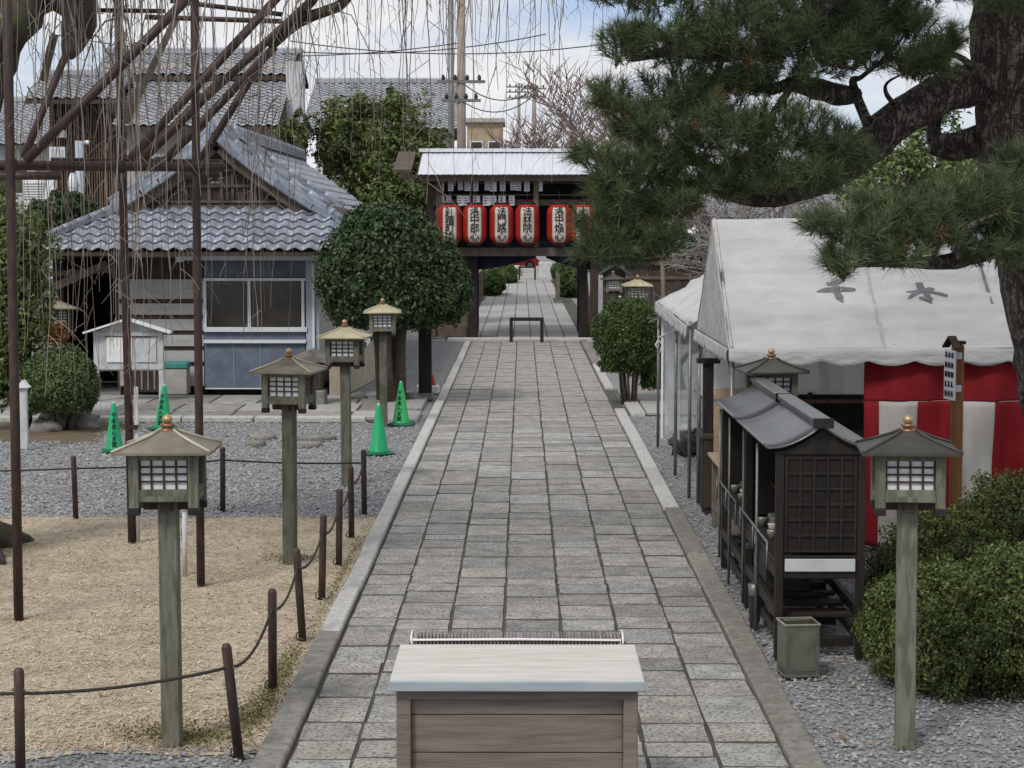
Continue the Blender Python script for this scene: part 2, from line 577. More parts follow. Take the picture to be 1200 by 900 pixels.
M['lid'] = mat('pale_lid_board', (.50, .485, .44), (.62, .605, .56), 4, .65, .12, 30, stretch=(.4, 4, 4), c3=(.44, .42, .37), scale3=7, f3=.5)
M['lid_edge'] = mat('blue_grey_lid_edge', (.27, .32, .36), (.36, .4, .43), 6, .6, .1, 30, stretch=(.5, 3, 3))
M['white'] = mat('white_paint', (.7, .71, .72), (.78, .78, .78), 8, .5)
M['wire'] = mat('white_wire', (.72, .72, .72), None, rough=.4)
M['slat'] = mat('brown_grey_slat', (.16, .14, .13), (.24, .21, .2), 8, .6, rnd=.3)
M['board_white'] = mat('weathered_white_board', (.42, .43, .45), (.56, .57, .58), 6, .8, .15, 30, stretch=(1, 1, .5), c3=(.3, .3, .3), scale3=9, f3=.35)
M['siding'] = mat('pale_grey_siding_board', (.36, .355, .35), (.45, .44, .43), 3, .8, .1, 30, stretch=(.3, 2, 2), rnd=.08, c3=(.26, .25, .24), scale3=6, f3=.4)
M['blue_wall'] = mat('blue_grey_metal_panel', (.10, .125, .17), (.14, .17, .22), 3, .6, c3=(.2, .23, .29), scale3=5, f3=.35)
M['blue_light'] = mat('pale_blue_trim', (.33, .38, .44), (.4, .44, .5), 4, .5)
M['aluminium'] = mat('white_aluminium_frame', (.6, .64, .68), (.7, .72, .75), 5, .4)
M['glass'] = mat('dark_window_glass', (.025, .022, .02), (.05, .042, .035), 2.5, .12, spec=.5)
M['plaster'] = mat('grey_plaster', (.34, .33, .30), (.44, .42, .39), 4, .85, .1, 30, c3=(.25, .24, .22), scale3=8, f3=.4)
M['stone'] = mat('rough_stone', (.13, .125, .115), (.25, .24, .22), 5, .9, .7, 18)
M['cream_wall'] = mat('cream_ramp_wall', (.32, .28, .22), (.42, .37, .30), 3, .85, .1, 30, c3=(.2, .18, .15), scale3=6, f3=.4)
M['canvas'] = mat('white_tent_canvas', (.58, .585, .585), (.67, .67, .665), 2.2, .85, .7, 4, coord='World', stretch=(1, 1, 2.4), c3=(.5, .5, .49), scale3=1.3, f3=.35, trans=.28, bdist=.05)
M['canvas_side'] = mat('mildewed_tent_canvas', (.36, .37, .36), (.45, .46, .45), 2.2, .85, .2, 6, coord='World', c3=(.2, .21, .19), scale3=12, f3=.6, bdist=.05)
M['seam'] = mat('tent_seam', (.35, .35, .35), (.42, .42, .42), 6, .85)
M['vinyl'] = clear_mat('clear_vinyl', (.52, .57, .59), .5)
M['sheet'] = clear_mat('milky_sheet', (.74, .77, .79), .85)
M['steel'] = mat('grey_steel_pole', (.14, .14, .14), (.22, .22, .21), 8, .45, metal=.5)
M['curtain_red'] = mat('red_curtain_cloth', (.22, .008, .014), (.28, .013, .02), 3, .8, .1, 200, trans=.1)
M['curtain_white'] = mat('white_curtain_cloth', (.5, .475, .44), (.58, .56, .52), 3, .8, .1, 200, trans=.1)
M['stand_roof'] = mat('dark_metal_roof', (.10, .108, .115), (.15, .155, .16), 3, .33, metal=.55, c3=(.06, .062, .065), scale3=6, f3=.5)
M['stand_wood'] = mat('dark_stained_wood', (.011, .0085, .007), (.022, .017, .013), 6, .6, .2, 40, stretch=(2, 2, .4))
M['stand_panel'] = mat('dark_stand_panel', (.009, .007, .006), (.014, .011, .009), 5, .6)
M['strip'] = mat('pale_grey_strip', (.42, .44, .45), (.5, .51, .52), 6, .6)
M['tin'] = mat('dull_tin', (.14, .14, .115), (.2, .2, .165), 5, .38, metal=.6, c3=(.1, .095, .07), scale3=9, f3=.5)
M['tin_rim'] = mat('bright_tin_rim', (.34, .33, .26), (.42, .4, .32), 5, .3, metal=.6)
M['ceramic'] = mat('white_ceramic', (.55, .55, .55), None, rough=.3)
M['metal_roof'] = mat('pale_ribbed_metal', (.58, .61, .66), (.68, .70, .74), 2, .4, metal=.2, coord='World', stretch=(2, .3, .3))
M['gate_wood'] = mat('old_gate_wood', (.075, .058, .045), (.13, .1, .08), 5, .8, .2, 30, rnd=.15)
M['gate_beam'] = mat('grey_gate_beam', (.115, .1, .08), (.17, .15, .12), 5, .8, .2, 30)
M['chochin_red'] = mat('red_lantern_paper', (.40, .026, .018), (.48, .04, .026), 5, .6, trans=.3)
M['chochin_white'] = mat('white_lantern_paper', (.66, .6, .54), (.74, .68, .62), 5, .7, trans=.25)
M['paper_slip'] = mat('white_paper_slip', (.55, .58, .64), (.7, .72, .75), 6, .8, rnd=.1)
M['navy'] = mat('navy_cloth', (.010, .011, .03), (.018, .018, .045), 4, .85)
M['plastic_red'] = mat('red_plastic', (.4, .03, .03), None, rough=.4)
M['teal'] = mat('teal_lid_plastic', (.05, .22, .2), (.07, .27, .25), 5, .5)
M['beige'] = mat('beige_render', (.32, .25, .16), (.4, .32, .22), 3, .85, coord='World')
M['concrete_pole'] = mat('concrete_pole', (.24, .21, .18), (.32, .28, .24), 3, .85)
M['cable'] = mat('black_cable', (.03, .03, .035), None, rough=.6)
M['car_red'] = mat('red_car_paint', (.4, .02, .02), None, rough=.25, spec=.6)
M['tyre'] = mat('tyre_rubber', (.012, .012, .012), None, rough=.8)
M['tarp'] = mat('black_plastic_tarp', (.03, .032, .035), (.07, .072, .075), 5, .4)
# foliage
M['camellia'] = mat('camellia_leaf', (.025, .05, .02), None, tint=(.075, .115, .04), rough=.5, spec=.3)
M['camellia_core'] = mat('camellia_shade_core', (.012, .018, .009), (.02, .028, .014), 8, .9)  # solid filler in bushes; shade between leaves put into its dark colour
M['azalea'] = mat('azalea_leaf', (.052, .078, .022), None, tint=(.18, .215, .068), rough=.6, trans=.15)
M['azalea_core'] = mat('azalea_shade_core', (.02, .024, .010), (.035, .032, .018), 8, .9)  # dark filler, the azaleas' inner shade painted into the colour
M['box'] = mat('box_leaf', (.035, .065, .018), None, tint=(.12, .18, .05), rough=.55, trans=.15)
M['yew'] = mat('dark_green_needle_leaf', (.05, .085, .03), None, tint=(.17, .225, .085), rough=.6)
M['ever'] = mat('evergreen_leaf', (.055, .085, .022), None, tint=(.21, .25, .085), rough=.45, trans=.2)
M['ever_dark'] = mat('dark_evergreen_leaf', (.025, .05, .02), None, tint=(.08, .12, .04), rough=.45, trans=.15)
M['maple'] = mat('orange_leaf', (.2, .07, .02), None, tint=(.32, .16, .04), rough=.6, trans=.2)
M['needle'] = mat('pine_needle', (.052, .082, .04), None, tint=(.18, .22, .095), rough=.5, trans=.12)
M['needle_dry'] = mat('dead_pine_needle', (.12, .07, .03), None, tint=(.2, .13, .06), rough=.7)
M['trunk'] = mat('shrub_bark', (.06, .048, .038), (.12, .1, .08), 14, .9, .6, 50)
M['bare'] = mat('bare_grey_twig', (.16, .14, .125), (.27, .245, .225), 2, .85, coord='World')
M['bare_pink'] = mat('bare_reddish_twig', (.15, .1, .085), (.24, .17, .15), 2, .85, coord='World')
M['litter'] = mat('leaf_litter', (.2, .12, .06), None, tint=(.4, .28, .16), rough=.85)


def bark_plate_mat():
    m = mat('pine_plate_bark', (.085, .068, .06), (.19, .155, .14), 16, .9)
    N, L = m.node_tree.nodes, m.node_tree.links
    bs = N['Principled BSDF']
    tc = N.new('ShaderNodeTexCoord')
    def ridge_(scale, stretch, width):
        mp = N.new('ShaderNodeMapping'); mp.inputs['Scale'].default_value = stretch
        L.new(tc.outputs['Object'], mp.inputs[0])
        nz = N.new('ShaderNodeTexNoise'); nz.inputs['Scale'].default_value = scale; nz.inputs['Detail'].default_value = 3; nz.inputs['Distortion'].default_value = .6
        L.new(mp.outputs[0], nz.inputs['Vector'])
        s1 = N.new('ShaderNodeMath'); s1.operation = 'SUBTRACT'; s1.inputs[1].default_value = .5
        s2 = N.new('ShaderNodeMath'); s2.operation = 'ABSOLUTE'
        L.new(nz.outputs['Fac'], s1.inputs[0]); L.new(s1.outputs[0], s2.inputs[0])
        r = N.new('ShaderNodeMapRange'); r.inputs[2].default_value = width
        L.new(s2.outputs[0], r.inputs[0])
        return r.outputs[0]
    a, b = ridge_(15, (1, 1, .22), .09), ridge_(13, (.8, .8, 1.1), .035)
    mn = N.new('ShaderNodeMath'); mn.operation = 'MINIMUM'
    L.new(a, mn.inputs[0]); L.new(b, mn.inputs[1])
    old = bs.inputs['Base Color'].links[0].from_socket
    mx = N.new('ShaderNodeMixRGB'); mx.inputs[1].default_value = (.035, .028, .025, 1)
    L.new(mn.outputs[0], mx.inputs[0]); L.new(old, mx.inputs[2]); L.new(mx.outputs[0], bs.inputs['Base Color'])
    bp = N.new('ShaderNodeBump'); bp.inputs['Strength'].default_value = 1; bp.inputs['Distance'].default_value = .03
    L.new(mn.outputs[0], bp.inputs['Height']); L.new(bp.outputs[0], bs.inputs['Normal'])
    return m


M['pine_bark'] = bark_plate_mat()


def glyph(txt, size, mat_, name, parent, mtx, bold=0.0, thick=.002):
    """flat lettering as a thin mesh, centred"""
    cu = bpy.data.curves.new('glyph', 'FONT')
    cu.body = txt
    cu.size = size
    cu.align_x = 'CENTER'
    cu.align_y = 'CENTER'
    cu.offset = bold * size
    cu.extrude = thick
    o = bpy.data.objects.new('glyph', cu)
    C.objects.link(o)
    bpy.context.view_layer.update()
    dg = bpy.context.evaluated_depsgraph_get()
    me = bpy.data.meshes.new_from_object(o.evaluated_get(dg))
    me.name = name
    bpy.data.objects.remove(o)
    me.materials.clear()
    me.materials.append(mat_)
    q = bpy.data.objects.new(name, me)
    C.objects.link(q)
    q.parent = parent
    q.matrix_local = mtx
    return q


FACE_CAM = Matrix(((1, 0, 0, 0), (0, 0, -1, 0), (0, 1, 0, 0), (0, 0, 0, 1)))   # upright, facing -Y


def T(x, y, z):
    return Matrix.Translation((x, y, z))

# ================================================================ SETTING
g = MB(); g.add([(-400, -30, -.02), (400, -30, -.02), (400, 900, -.02), (-400, 900, -.02)], [(0, 1, 2, 3)])
tag(g.build('ground', M['gravel']), kind='structure')

# --- dry moss bed left of the path
def moss_pt(u, v):
    x = -9.5 + 7.92 * u
    y = 11.75 + 9.9 * v
    if v > .98: y += .35 * noise.noise(Vector((x * 1.3, 3, 0)))
    if v < .02: y += .3 * noise.noise(Vector((x * 1.1, 8, 0)))
    e = min(1, min(u, 1 - u) * 18, min(v, 1 - v) * 14)
    z = -.012 + e * (.018 + .03 * noise.noise(Vector((x * .7, y * .7, 2))) + .012 * noise.noise(Vector((x * 4, y * 4, 5))))
    return (x, y, z)
mb = MB().sheet(moss_pt, 110, 120)
tag(mb.build('moss_ground', M['moss']), kind='structure')

# --- stone path
path = MB(); path.add([(-1.6, 9, -.009), (1.8, 9, -.009), (1.8, 56, -.009), (-1.6, 56, -.009)], [(0, 1, 2, 3)])
path = tag(path.build('path', M['joint']), kind='structure')

def slab_mesh(seed):
    r = random.Random(seed)
    n = 4
    vs, fs = [], []
    b = .028
    ring = [(-.5, -.5), (.5, -.5), (.5, .5), (-.5, .5)]
    # jittered top outline with 3 points a side
    out = []
    for k in range(4):
        a, c = ring[k], ring[(k + 1) % 4]
        for t in (0, .33, .66):
            j = .008 if t else .014
            out.append((a[0] + (c[0] - a[0]) * t + r.uniform(-j, j), a[1] + (c[1] - a[1]) * t + r.uniform(-j, j)))
    N = len(out)
    for (x, y) in out: vs.append((x, y, -.05))
    for (x, y) in out: vs.append((x, y, -.010 + r.uniform(-.002, .002)))
    for (x, y) in out: vs.append((x * (1 - 1.1 * b), y * (1 - 1.1 * b), r.uniform(-.0015, .0015)))
    for L_ in range(2):
        for k in range(N):
            fs.append((L_ * N + k, L_ * N + (k + 1) % N, (L_ + 1) * N + (k + 1) % N, (L_ + 1) * N + k))
    fs.append(tuple(2 * N + k for k in range(N)))
    m = bpy.data.meshes.new('slab')
    m.from_pydata(vs, [], fs)
    m.materials.append(M['slab']); m.materials.append(M['joint'])
    m.polygons.foreach_set('material_index', [1] * (2 * N) + [0])
    return m
SL = [slab_mesh(i) for i in range(8)]
cols = [-1.405, -1.018, -.578, -.147, .312, .755, 1.18, 1.595]
cuts = [9.3]
while cuts[-1] < 54.2:
    cuts.append(cuts[-1] + rng.choice([.42, .48, .54, .58, .62, .68, .78]))
slabs = []
for c in range(7):
    off = rng.uniform(-.18, .18)
    ys = [cuts[0]] + [y + off * .4 + rng.uniform(-.09, .09) for y in cuts[1:-1]] + [54.6]
    k = 0
    while k < len(ys) - 1:
        y0, y1 = ys[k], ys[k + 1]
        x0 = cols[c] + rng.uniform(-.006, .006); x1 = cols[c + 1] + rng.uniform(-.006, .006)
        slabs.append((y0, y1, x0, x1)); k += 1
slabs.sort()
rest = MB()
for i, (y0, y1, x0, x1) in enumerate(slabs):
    gp = .010
    mt = T((x0 + x1) / 2, (y0 + y1) / 2, rng.uniform(-.004, .005)) @ Matrix.Rotation(rng.uniform(-.006, .006), 4, 'X') @ Matrix.Rotation(rng.uniform(-.008, .008), 4, 'Y') @ Matrix.Diagonal((x1 - x0 - gp, y1 - y0 - gp, 1, 1))
    me = SL[rng.randrange(8)]
    if i < 300:
        inst('slab', me, path, mt)
    else:
        rest.add([mt @ v.co for v in me.vertices], [tuple(p.vertices) for p in me.polygons])
nf = len(SL[0].polygons)
rest = tag(rest.build('slab_field', M['slab'], path), kind='stuff')
rest.data.materials.append(M['joint'])
rest.data.polygons.foreach_set('material_index', [0 if i % nf == nf - 1 else 1 for i in range(len(rest.data.polygons))])

# kerb stones
def kerb(x0, x1, y0, y1, m, L, z=.035):
    y = y0
    while y < y1 - .1:
        e = min(y + L * rng.uniform(.85, 1.15), y1)
        b = MB().box(((x0 + x1) / 2 + rng.uniform(-.006, .006), (y + e) / 2, z / 2 - .02), (x1 - x0, e - y - .012, z + .04), None, .012)
        b.build('kerb_stone', M[m], path)
        y = e
kerb(-1.60, -1.415, 9.3, 15.2, 'kerb_dark', 1.9)
kerb(-1.58, -1.42, 15.2, 36, 'kerb_pale', 2.1, .045)
kerb(-1.58, -1.42, 36, 54.5, 'kerb_pale', 1.7, .03)
kerb(1.605, 1.80, 9.3, 22, 'kerb_dark', 2.4)
kerb(1.605, 1.78, 22, 34, 'kerb_pale', 2.0, .045)
kerb(1.62, 1.80, 38.4, 45, 'kerb_pale', 2.2, .05)
kerb(1.62, 1.80, 45, 54.5, 'kerb_dark', 2.2, .05)
MB().box((0.1, 55.1, .01), (4.4, .5, .12), None, .02).build('sill_stone', M['kerb_pale'], path)

# path beyond the gate
fp = MB(); fp.add([(-2.2, 55.4, -.008), (2.2, 55.4, -.008), (2.2, 127, -.008), (-2.2, 127, -.008)], [(0, 1, 2, 3)])
fp = tag(fp.build('path_beyond_gate', M['joint']), kind='structure')
fr = MB(); n = 0
for r_ in range(24):
    y0 = 55.5 + r_ * 2.95
    for c in range(7):
        x0 = -1.72 + c * .49
        L_ = 2.95
        y00 = y0 + (1.2 if c % 2 else 0)
        mt = T(x0 + .245, y00 + L_ / 2, 0.0) @ Matrix.Diagonal((.465, L_ - .05, 1, 1))
        me = SL[(r_ * 3 + c) % 8]
        if r_ < 8:
            if r_ == 0 and c == 0:
                SF = []
                for q in SL:
                    q2 = q.copy(); q2.materials.clear(); q2.materials.append(M['slab_far']); q2.materials.append(M['joint']); SF.append(q2)
            inst('slab', SF[(r_ * 3 + c) % 8], fp, mt)
        else:
            fr.add([mt @ v.co for v in me.vertices], [tuple(p.vertices) for p in me.polygons])
tag(fr.build('slab_field', M['slab_far'], fp), kind='stuff')

# --- paved strip in front of the small house
pv = MB(); pv.add([(-13, 32.0, -.004), (-1.75, 32.0, -.004), (-1.75, 36.9, -.004), (-13, 36.9, -.004)], [(0, 1, 2, 3)])
pv = tag(pv.build('pavement', M['joint']), kind='structure')
x = -12.6
while x < -2.6:
    w = rng.uniform(1.1, 1.9)
    w = min(w, -2.45 - x)
    MB().box((x + w / 2, 32.18, .02), (w - .03, .3, .11), None, .012).build('edge_stone', M['kerb_pale'], pv)
    x += w
for (ya, yb) in ((32.4, 33.5), (33.5, 34.9), (34.9, 36.6)):
    x = -12.6 - rng.uniform(0, .4)
    while x < -2.5:
        w = rng.uniform(.75, 1.25)
        MB().box((x + w / 2, (ya + yb) / 2, .005), (w - .04, yb - ya - .05, .09), None, .012).build('slab', M[rng.choice(['slab', 'slab_far', 'kerb_dark'])], pv)
        x += w
for k, (x0, x1, y0, y1) in enumerate(((-2.42, -2.05, 31.9, 33.9), (-2.02, -1.72, 31.8, 33.4), (-2.4, -1.75, 34.0, 36.2))):
    MB().box(((x0 + x1) / 2, (y0 + y1) / 2, .01), (x1 - x0, y1 - y0, .09), None, .012).build('slab', M['slab_far'], pv)
# crossing slabs right of the path
cr = MB(); cr.add([(1.82, 33.2, -.006), (3.4, 33.2, -.006), (3.4, 38.4, -.006), (1.82, 38.4, -.006)], [(0, 1, 2, 3)])
cr = tag(cr.build('side_pavement', M['joint']), kind='structure')
for k, (x0, x1, y0, y1, m) in enumerate(((1.84, 2.1, 33.2, 36.2, 'kerb_pale'), (2.13, 2.55, 33.3, 34.7, 'slab_far'), (2.13, 2.6, 34.75, 36.2, 'slab_far'), (2.62, 3.3, 33.3, 36.2, 'slab'), (1.84, 3.3, 36.25, 38.3, 'kerb_dark'))):
    MB().box(((x0 + x1) / 2, (y0 + y1) / 2, .0), (x1 - x0, y1 - y0, .08), None, .012).build('slab', M[m], cr)

bed = MB().sheet(lambda u, v: (-10.5 + 4.1 * u + .25 * noise.noise(Vector((v * 4, 1, 0))), 29.6 + 2.35 * v - (.7 * u if v < .3 else 0), -.012 + .05 * min(1, u * 8, (1 - u) * 8, v * 6, (1 - v) * 6)), 20, 16)
tag(bed.build('planting_bed', mat('bare_soil', (.10, .075, .05), (.17, .13, .09), 6, .95, .6, 40, coord='World', c3=(.09, .1, .04), scale3=3, f3=.5)), kind='structure')

# --- loose ground cover one cannot count
def scatter(name, n, region, size, mat_, flat, reject=None, zoff=0.0):
    x0, x1, y0, y1 = region
    # denser near the camera
    y = y0 + (y1 - y0) * NR.uniform(0, 1, n) ** 1.35
    x = NR.uniform(x0, x1, n)
    keep = np.ones(n, bool) if reject is None else ~reject(x, y)
    x, y = x[keep], y[keep]
    n = len(x)
    s = size * NR.uniform(.5, 1.4, n)
    base = np.array([(1, 0, 0), (0, 1, 0), (-1, 0, 0), (0, -1, 0), (0, 0, 1), (0, 0, -1)], float)
    ang = NR.uniform(0, 6.28, n)
    ax = s[:, None] * NR.uniform(.6, 1.3, (n, 3)) * np.array([1, 1, flat])
    p = base[None] * ax[:, None, :]
    # tilt a little
    p[:, :, 2] += p[:, :, 0] * NR.uniform(-.5, .5, (n, 1))
    ca, sa = np.cos(ang)[:, None], np.sin(ang)[:, None]
    X = p[:, :, 0] * ca - p[:, :, 1] * sa + x[:, None]
    Y = p[:, :, 0] * sa + p[:, :, 1] * ca + y[:, None]
    Z = p[:, :, 2] - .012 + zoff + (s * .3)[:, None]
    v = np.stack([X, Y, Z], 2).reshape(-1, 3)
    tri = np.array([(0, 1, 4), (1, 2, 4), (2, 3, 4), (3, 0, 4)])
    f = (tri[None] + (np.arange(n) * 6)[:, None, None]).reshape(-1, 3)
    t = np.repeat(NR.uniform(0, 1, n), 6)
    return np_obj(name, v, f, mat_, None, t)

tag(scatter('gravel', 42000, (1.8, 6.2, 10.8, 33), .0145, M['pebble'], .7, lambda x, y: (y > 33)), 'loose grey gravel covering the ground right of the stone path', 'gravel', kind='stuff')
tag(scatter('gravel', 34000, (-9.5, -1.6, 21.5, 32), .019, M['pebble'], .6), 'grey gravel yard between the tan moss and the pavement', 'gravel', kind='stuff')
tag(scatter('gravel', 2200, (-4.6, -1.62, 11.0, 11.9), .016, M['pebble'], .6), 'thin strip of gravel along the near edge of the tan moss', 'gravel', kind='stuff')

# straw-like dry moss fibres
n = 60000
y = 11.8 + 9.75 * NR.uniform(0, 1, n) ** 1.3
x = NR.uniform(-7.2, -1.62, n)
z = np.array([moss_pt((a + 9.5) / 7.92, (b - 11.75) / 9.9)[2] for a, b in zip(x, y)]) + .008
ang = NR.uniform(0, 6.28, n)
d = np.stack([np.cos(ang), np.sin(ang), NR.uniform(-.15, .45, n)], 1) * (NR.uniform(.015, .05, n))[:, None]
wv = np.stack([-np.sin(ang), np.cos(ang), NR.uniform(-.4, .4, n)], 1) * (NR.uniform(.002, .006, n))[:, None]
p = np.stack([x, y, z], 1)
v = np.stack([p - wv, p + wv, p + d + wv * .6, p + d - wv * .6], 1).reshape(-1, 3)
o = np_obj('dry_moss', v, np.arange(4 * n).reshape(-1, 4), M['straw'], None, np.repeat(NR.uniform(0, 1, n), 4))
tag(o, 'dry tan moss fibres covering the bed beneath the pipe trellis', 'moss', kind='stuff')

# green moss tufts round posts and kerb
pts = []
for (cx, cy, rx, ry, k) in ((-2.28, 12.2, .35, .3, 900), (-2.05, 12.05, .25, .2, 500), (-1.72, 13.5, .1, 1.6, 1500), (-1.8, 12.6, .14, .5, 500), (-2.2, 18.7, .3, .3, 500), (-6.8, 31.3, 1.0, .5, 900), (-1.66, 18, .05, 3, 600)):
    a = NR.normal(0, .5, (k, 2)) * (rx, ry) + (cx, cy)
    pts.append(np.column_stack([a, NR.uniform(.0, .03, k)]))
pts = np.concatenate(pts)
v, f, t = leaves(pts, np.tile((0, 0, 1.), (len(pts), 1)), .022, .6, .8)
tag(np_obj('moss_tuft', v, f, mat('fresh_moss', (.10, .1, .03), None, tint=(.24, .22, .08), rough=.9), None, t), 'olive green moss tufts at the feet of lamp posts and kerb', 'moss', kind='stuff')
# fallen leaves
k = 700
a = np.column_stack([NR.uniform(1.85, 4.6, k), 11.2 + 9 * NR.uniform(0, 1, k) ** 1.2, NR.uniform(.008, .02, k)])
b_ = np.column_stack([NR.uniform(-7, -1.7, k // 2), 12 + 14 * NR.uniform(0, 1, k // 2), NR.uniform(.03, .04, k // 2)])
a = np.concatenate([a, b_])
v, f, t = leaves(a, np.tile((0, 0, 1.), (len(a), 1)), .045, .5, .3)
tag(np_obj('fallen_leaves', v, f, M['litter'], None, t), 'small dry fallen leaves scattered over gravel and moss', 'leaves', kind='stuff')

# ================================================================ LAMPS
def make_lamp(roof):
    t = thing('garden_lamp', 'x', 'lamp')
    MB().box((0, 0, .76), (.118, .118, 1.56), None, .008).build('post', M['lamp_wood'], t)
    MB().box((0, 0, 1.555), (.40, .40, .035), None, .004).build('base_board', M['lamp_wood'], t)
    MB().box((0, 0, 1.505), (.30, .07, .07), None, .004).box((0, 0, 1.503), (.07, .30, .066), None, .004).build('bracket', M['wood_dark'], t)
    for sx in (-1, 1):
        for sy in (-1, 1):
            p = MB().box((sx * .178, sy * .178, 1.665), (.06, .06, .33), None, .004).build('corner_post', M['lamp_wood'], t)
            MB().box((sx * .178, sy * .178, 1.479), (.066, .066, .044), None, .004).build('foot', M['black'], p)
    for k in range(4):
        R = Matrix.Rotation(k * math.pi / 2, 4, 'Z')
        MB().box(R @ V(0, -.182, 1.592), (.30, .03, .042) if k % 2 == 0 else (.03, .30, .042), None, .003).build('rail', M['lamp_wood'], t)
        MB().box(R @ V(0, -.182, 1.805), (.30, .03, .03) if k % 2 == 0 else (.03, .30, .03), None, .003).build('rail', M['lamp_wood'], t)
        pn = MB(); pn.box(R @ V(0, -.165, 1.70), (.298, .004, .19) if k % 2 == 0 else (.004, .298, .19)); pn = pn.build('paper_panel', M['paper'], t)
        lt = MB()
        for q in range(1, 4):
            lt.box(R @ V(-.148 + .296 * q / 4, -.174, 1.70), (.011, .011, .178) if True else 0)
        for q in range(1, 4):
            zz = 1.612 + .178 * q / 4 + .004
            lt.box(R @ V(0, -.176, zz), (.297, .011, .011) if k % 2 == 0 else (.011, .297, .011))
        lt.box(R @ V(-.144, -.174, 1.70), (.012, .012, .178)).box(R @ V(.144, -.174, 1.70), (.012, .012, .178))
        lt.build('lattice', M['black'] if False else M['wood_dark'], pn)
    # pyramid roof with thickness, slightly concave
    e, h0, h1 = .295, 1.83, 1.955
    prof = [(e, h0), (e, h0 + .016), (e * .62, h0 + .058), (e * .3, h0 + .098), (.045, h1)]
    vs, fs = [], []
    for r_, z_ in [(.2, h0 - .002)] + prof:
        for sx, sy in ((-1, -1), (1, -1), (1, 1), (-1, 1)): vs.append((sx * r_, sy * r_, z_))
    for i in range(len(prof)):
        for q in range(4): fs.append((i * 4 + q, i * 4 + (q + 1) % 4, i * 4 + 4 + (q + 1) % 4, i * 4 + 4 + q))
    fs.append((0, 3, 2, 1)); fs.append(tuple(len(prof) * 4 + q for q in range(4)))
    rf = MB().add(vs, fs).build('roof', roof, t)
    for sx, sy in ((-1, -1), (1, -1), (1, 1), (-1, 1)):
        MB().tube([(sx * r_ * .995, sy * r_ * .995, z_ + .006) for r_, z_ in prof[1:]], .010, 5).build('hip_ridge', M['hip'] if roof != M['lamp_roof_dark'] else roof, rf)
    MB().lathe([(.05, 1.95), (.05, 1.962), (.03, 1.968), (.03, 1.972), (.044, 1.98), (.044, 1.995), (.02, 2.0)], 12).build('finial', M['finial'], t)
    MB().lathe([(.014, 1.998), (.026, 2.006), (.033, 2.02), (.029, 2.036), (.014, 2.05), (.003, 2.056)], 12).build('finial_ball', M['finial_top'], t)
    return t

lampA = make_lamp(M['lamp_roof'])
lampB = make_lamp(M['lamp_roof_lit'])
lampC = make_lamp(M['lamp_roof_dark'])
GL = 'wooden garden lamps along the path'
lamps = [
    ('A', on(202, 873), .03, 1, 'nearest wooden lantern lamp on the left, standing on tan moss before the rope posts'),
    ('A', on(340, 660), -.16, 1, 'second wooden lantern lamp on the left, at the back edge of the moss bed'),
    ('B', on(406.5, 568), -.1, 1, 'pale roofed lantern lamp just left of the plain green cone'),
    ('B', on(450, 500), .05, 1, 'pale roofed lantern lamp before the brown post and round clipped tree'),
    ('C', on(1060, 873), -.1, 1, 'wooden lantern lamp with dark roof in front of the right shrubs'),
    ('C', V(2.36, 18.5, 0), .1, 1, 'dark roofed lantern lamp half hidden behind the black candle stands'),
    ('B', V(2.42, 41.5, 0), .0, 1.06, 'pale roofed lantern lamp above the round bush by the gate'),
    ('C', V(2.35, 50.5, 0), .1, 1.0, 'small dark roofed lantern lamp against the fence beside the gate'),
    ('B', V(-7.75, 32.6, 0), .35, 1, 'grey lantern lamp half hidden in leaves left of the small house'),
]
used = set()
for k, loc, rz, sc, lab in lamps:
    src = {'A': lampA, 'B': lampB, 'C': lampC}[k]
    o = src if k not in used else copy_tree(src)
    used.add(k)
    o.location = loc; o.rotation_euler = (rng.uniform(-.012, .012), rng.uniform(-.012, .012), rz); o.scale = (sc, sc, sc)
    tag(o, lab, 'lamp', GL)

# ================================================================ ROPE POSTS
posts = [  # base pixel, top pixel
    ((24, 908), (22, 783), 'bollard at the lower left corner of the moss bed'),
    ((281, 888), (266, 753), 'leaning bollard nearest the path, just right of the front lamp'),
    ((319.5, 808), (319, 690), 'upright bollard, second along the path edge'),
    ((355, 750), (348, 642), 'leaning bollard, third along the path edge'),
    ((377, 702), (379, 603), 'upright bollard, fourth along the path edge'),
    ((397, 662), (398, 573), 'upright bollard, fifth along the path edge'),
    ((412, 630), (411, 546), 'upright bollard, sixth along the path edge'),
    ((427, 603), (426, 527), 'bollard farthest along the path edge, near the green cone'),
    ((89, 608), (86, 534), 'lone bollard at the back left of the moss bed'),
    ((261, 598), (261, 524), 'bollard at the back of the moss bed behind the nearest lamp'),
]
tops = []
for (bu, bv), (tu, tv), lab in posts:
    b = on(bu, bv)
    tp = at(tu, tv, b.y)
    if bu in (281, 355): tp.y -= .04
    t = thing('rope_post', 'dark brown ' + lab, 'bollard', b, 0, 'rope bollards round the moss bed')
    d = (tp - b)
    MB().tube([V(0, 0, -.05), d * .97, d], [.031, .031, .022], 12).build('shaft', M['pipe'], t)
    q = d * .8
    MB().tube([q + V(-.038, -.012, 0), q + V(.038, -.012, 0)], .006, 6).build('rope_eye', M['steel'], t)
    if bu not in (24, 89):
        MB().tube([V(-.02, -.02, .0), V(-.05, -.03, .02), V(-.045, -.03, .06), V(-.015, -.02, .075)], .006, 5).build('anchor_loop', M['pipe'], t)
    tops.append(b + d * .8)

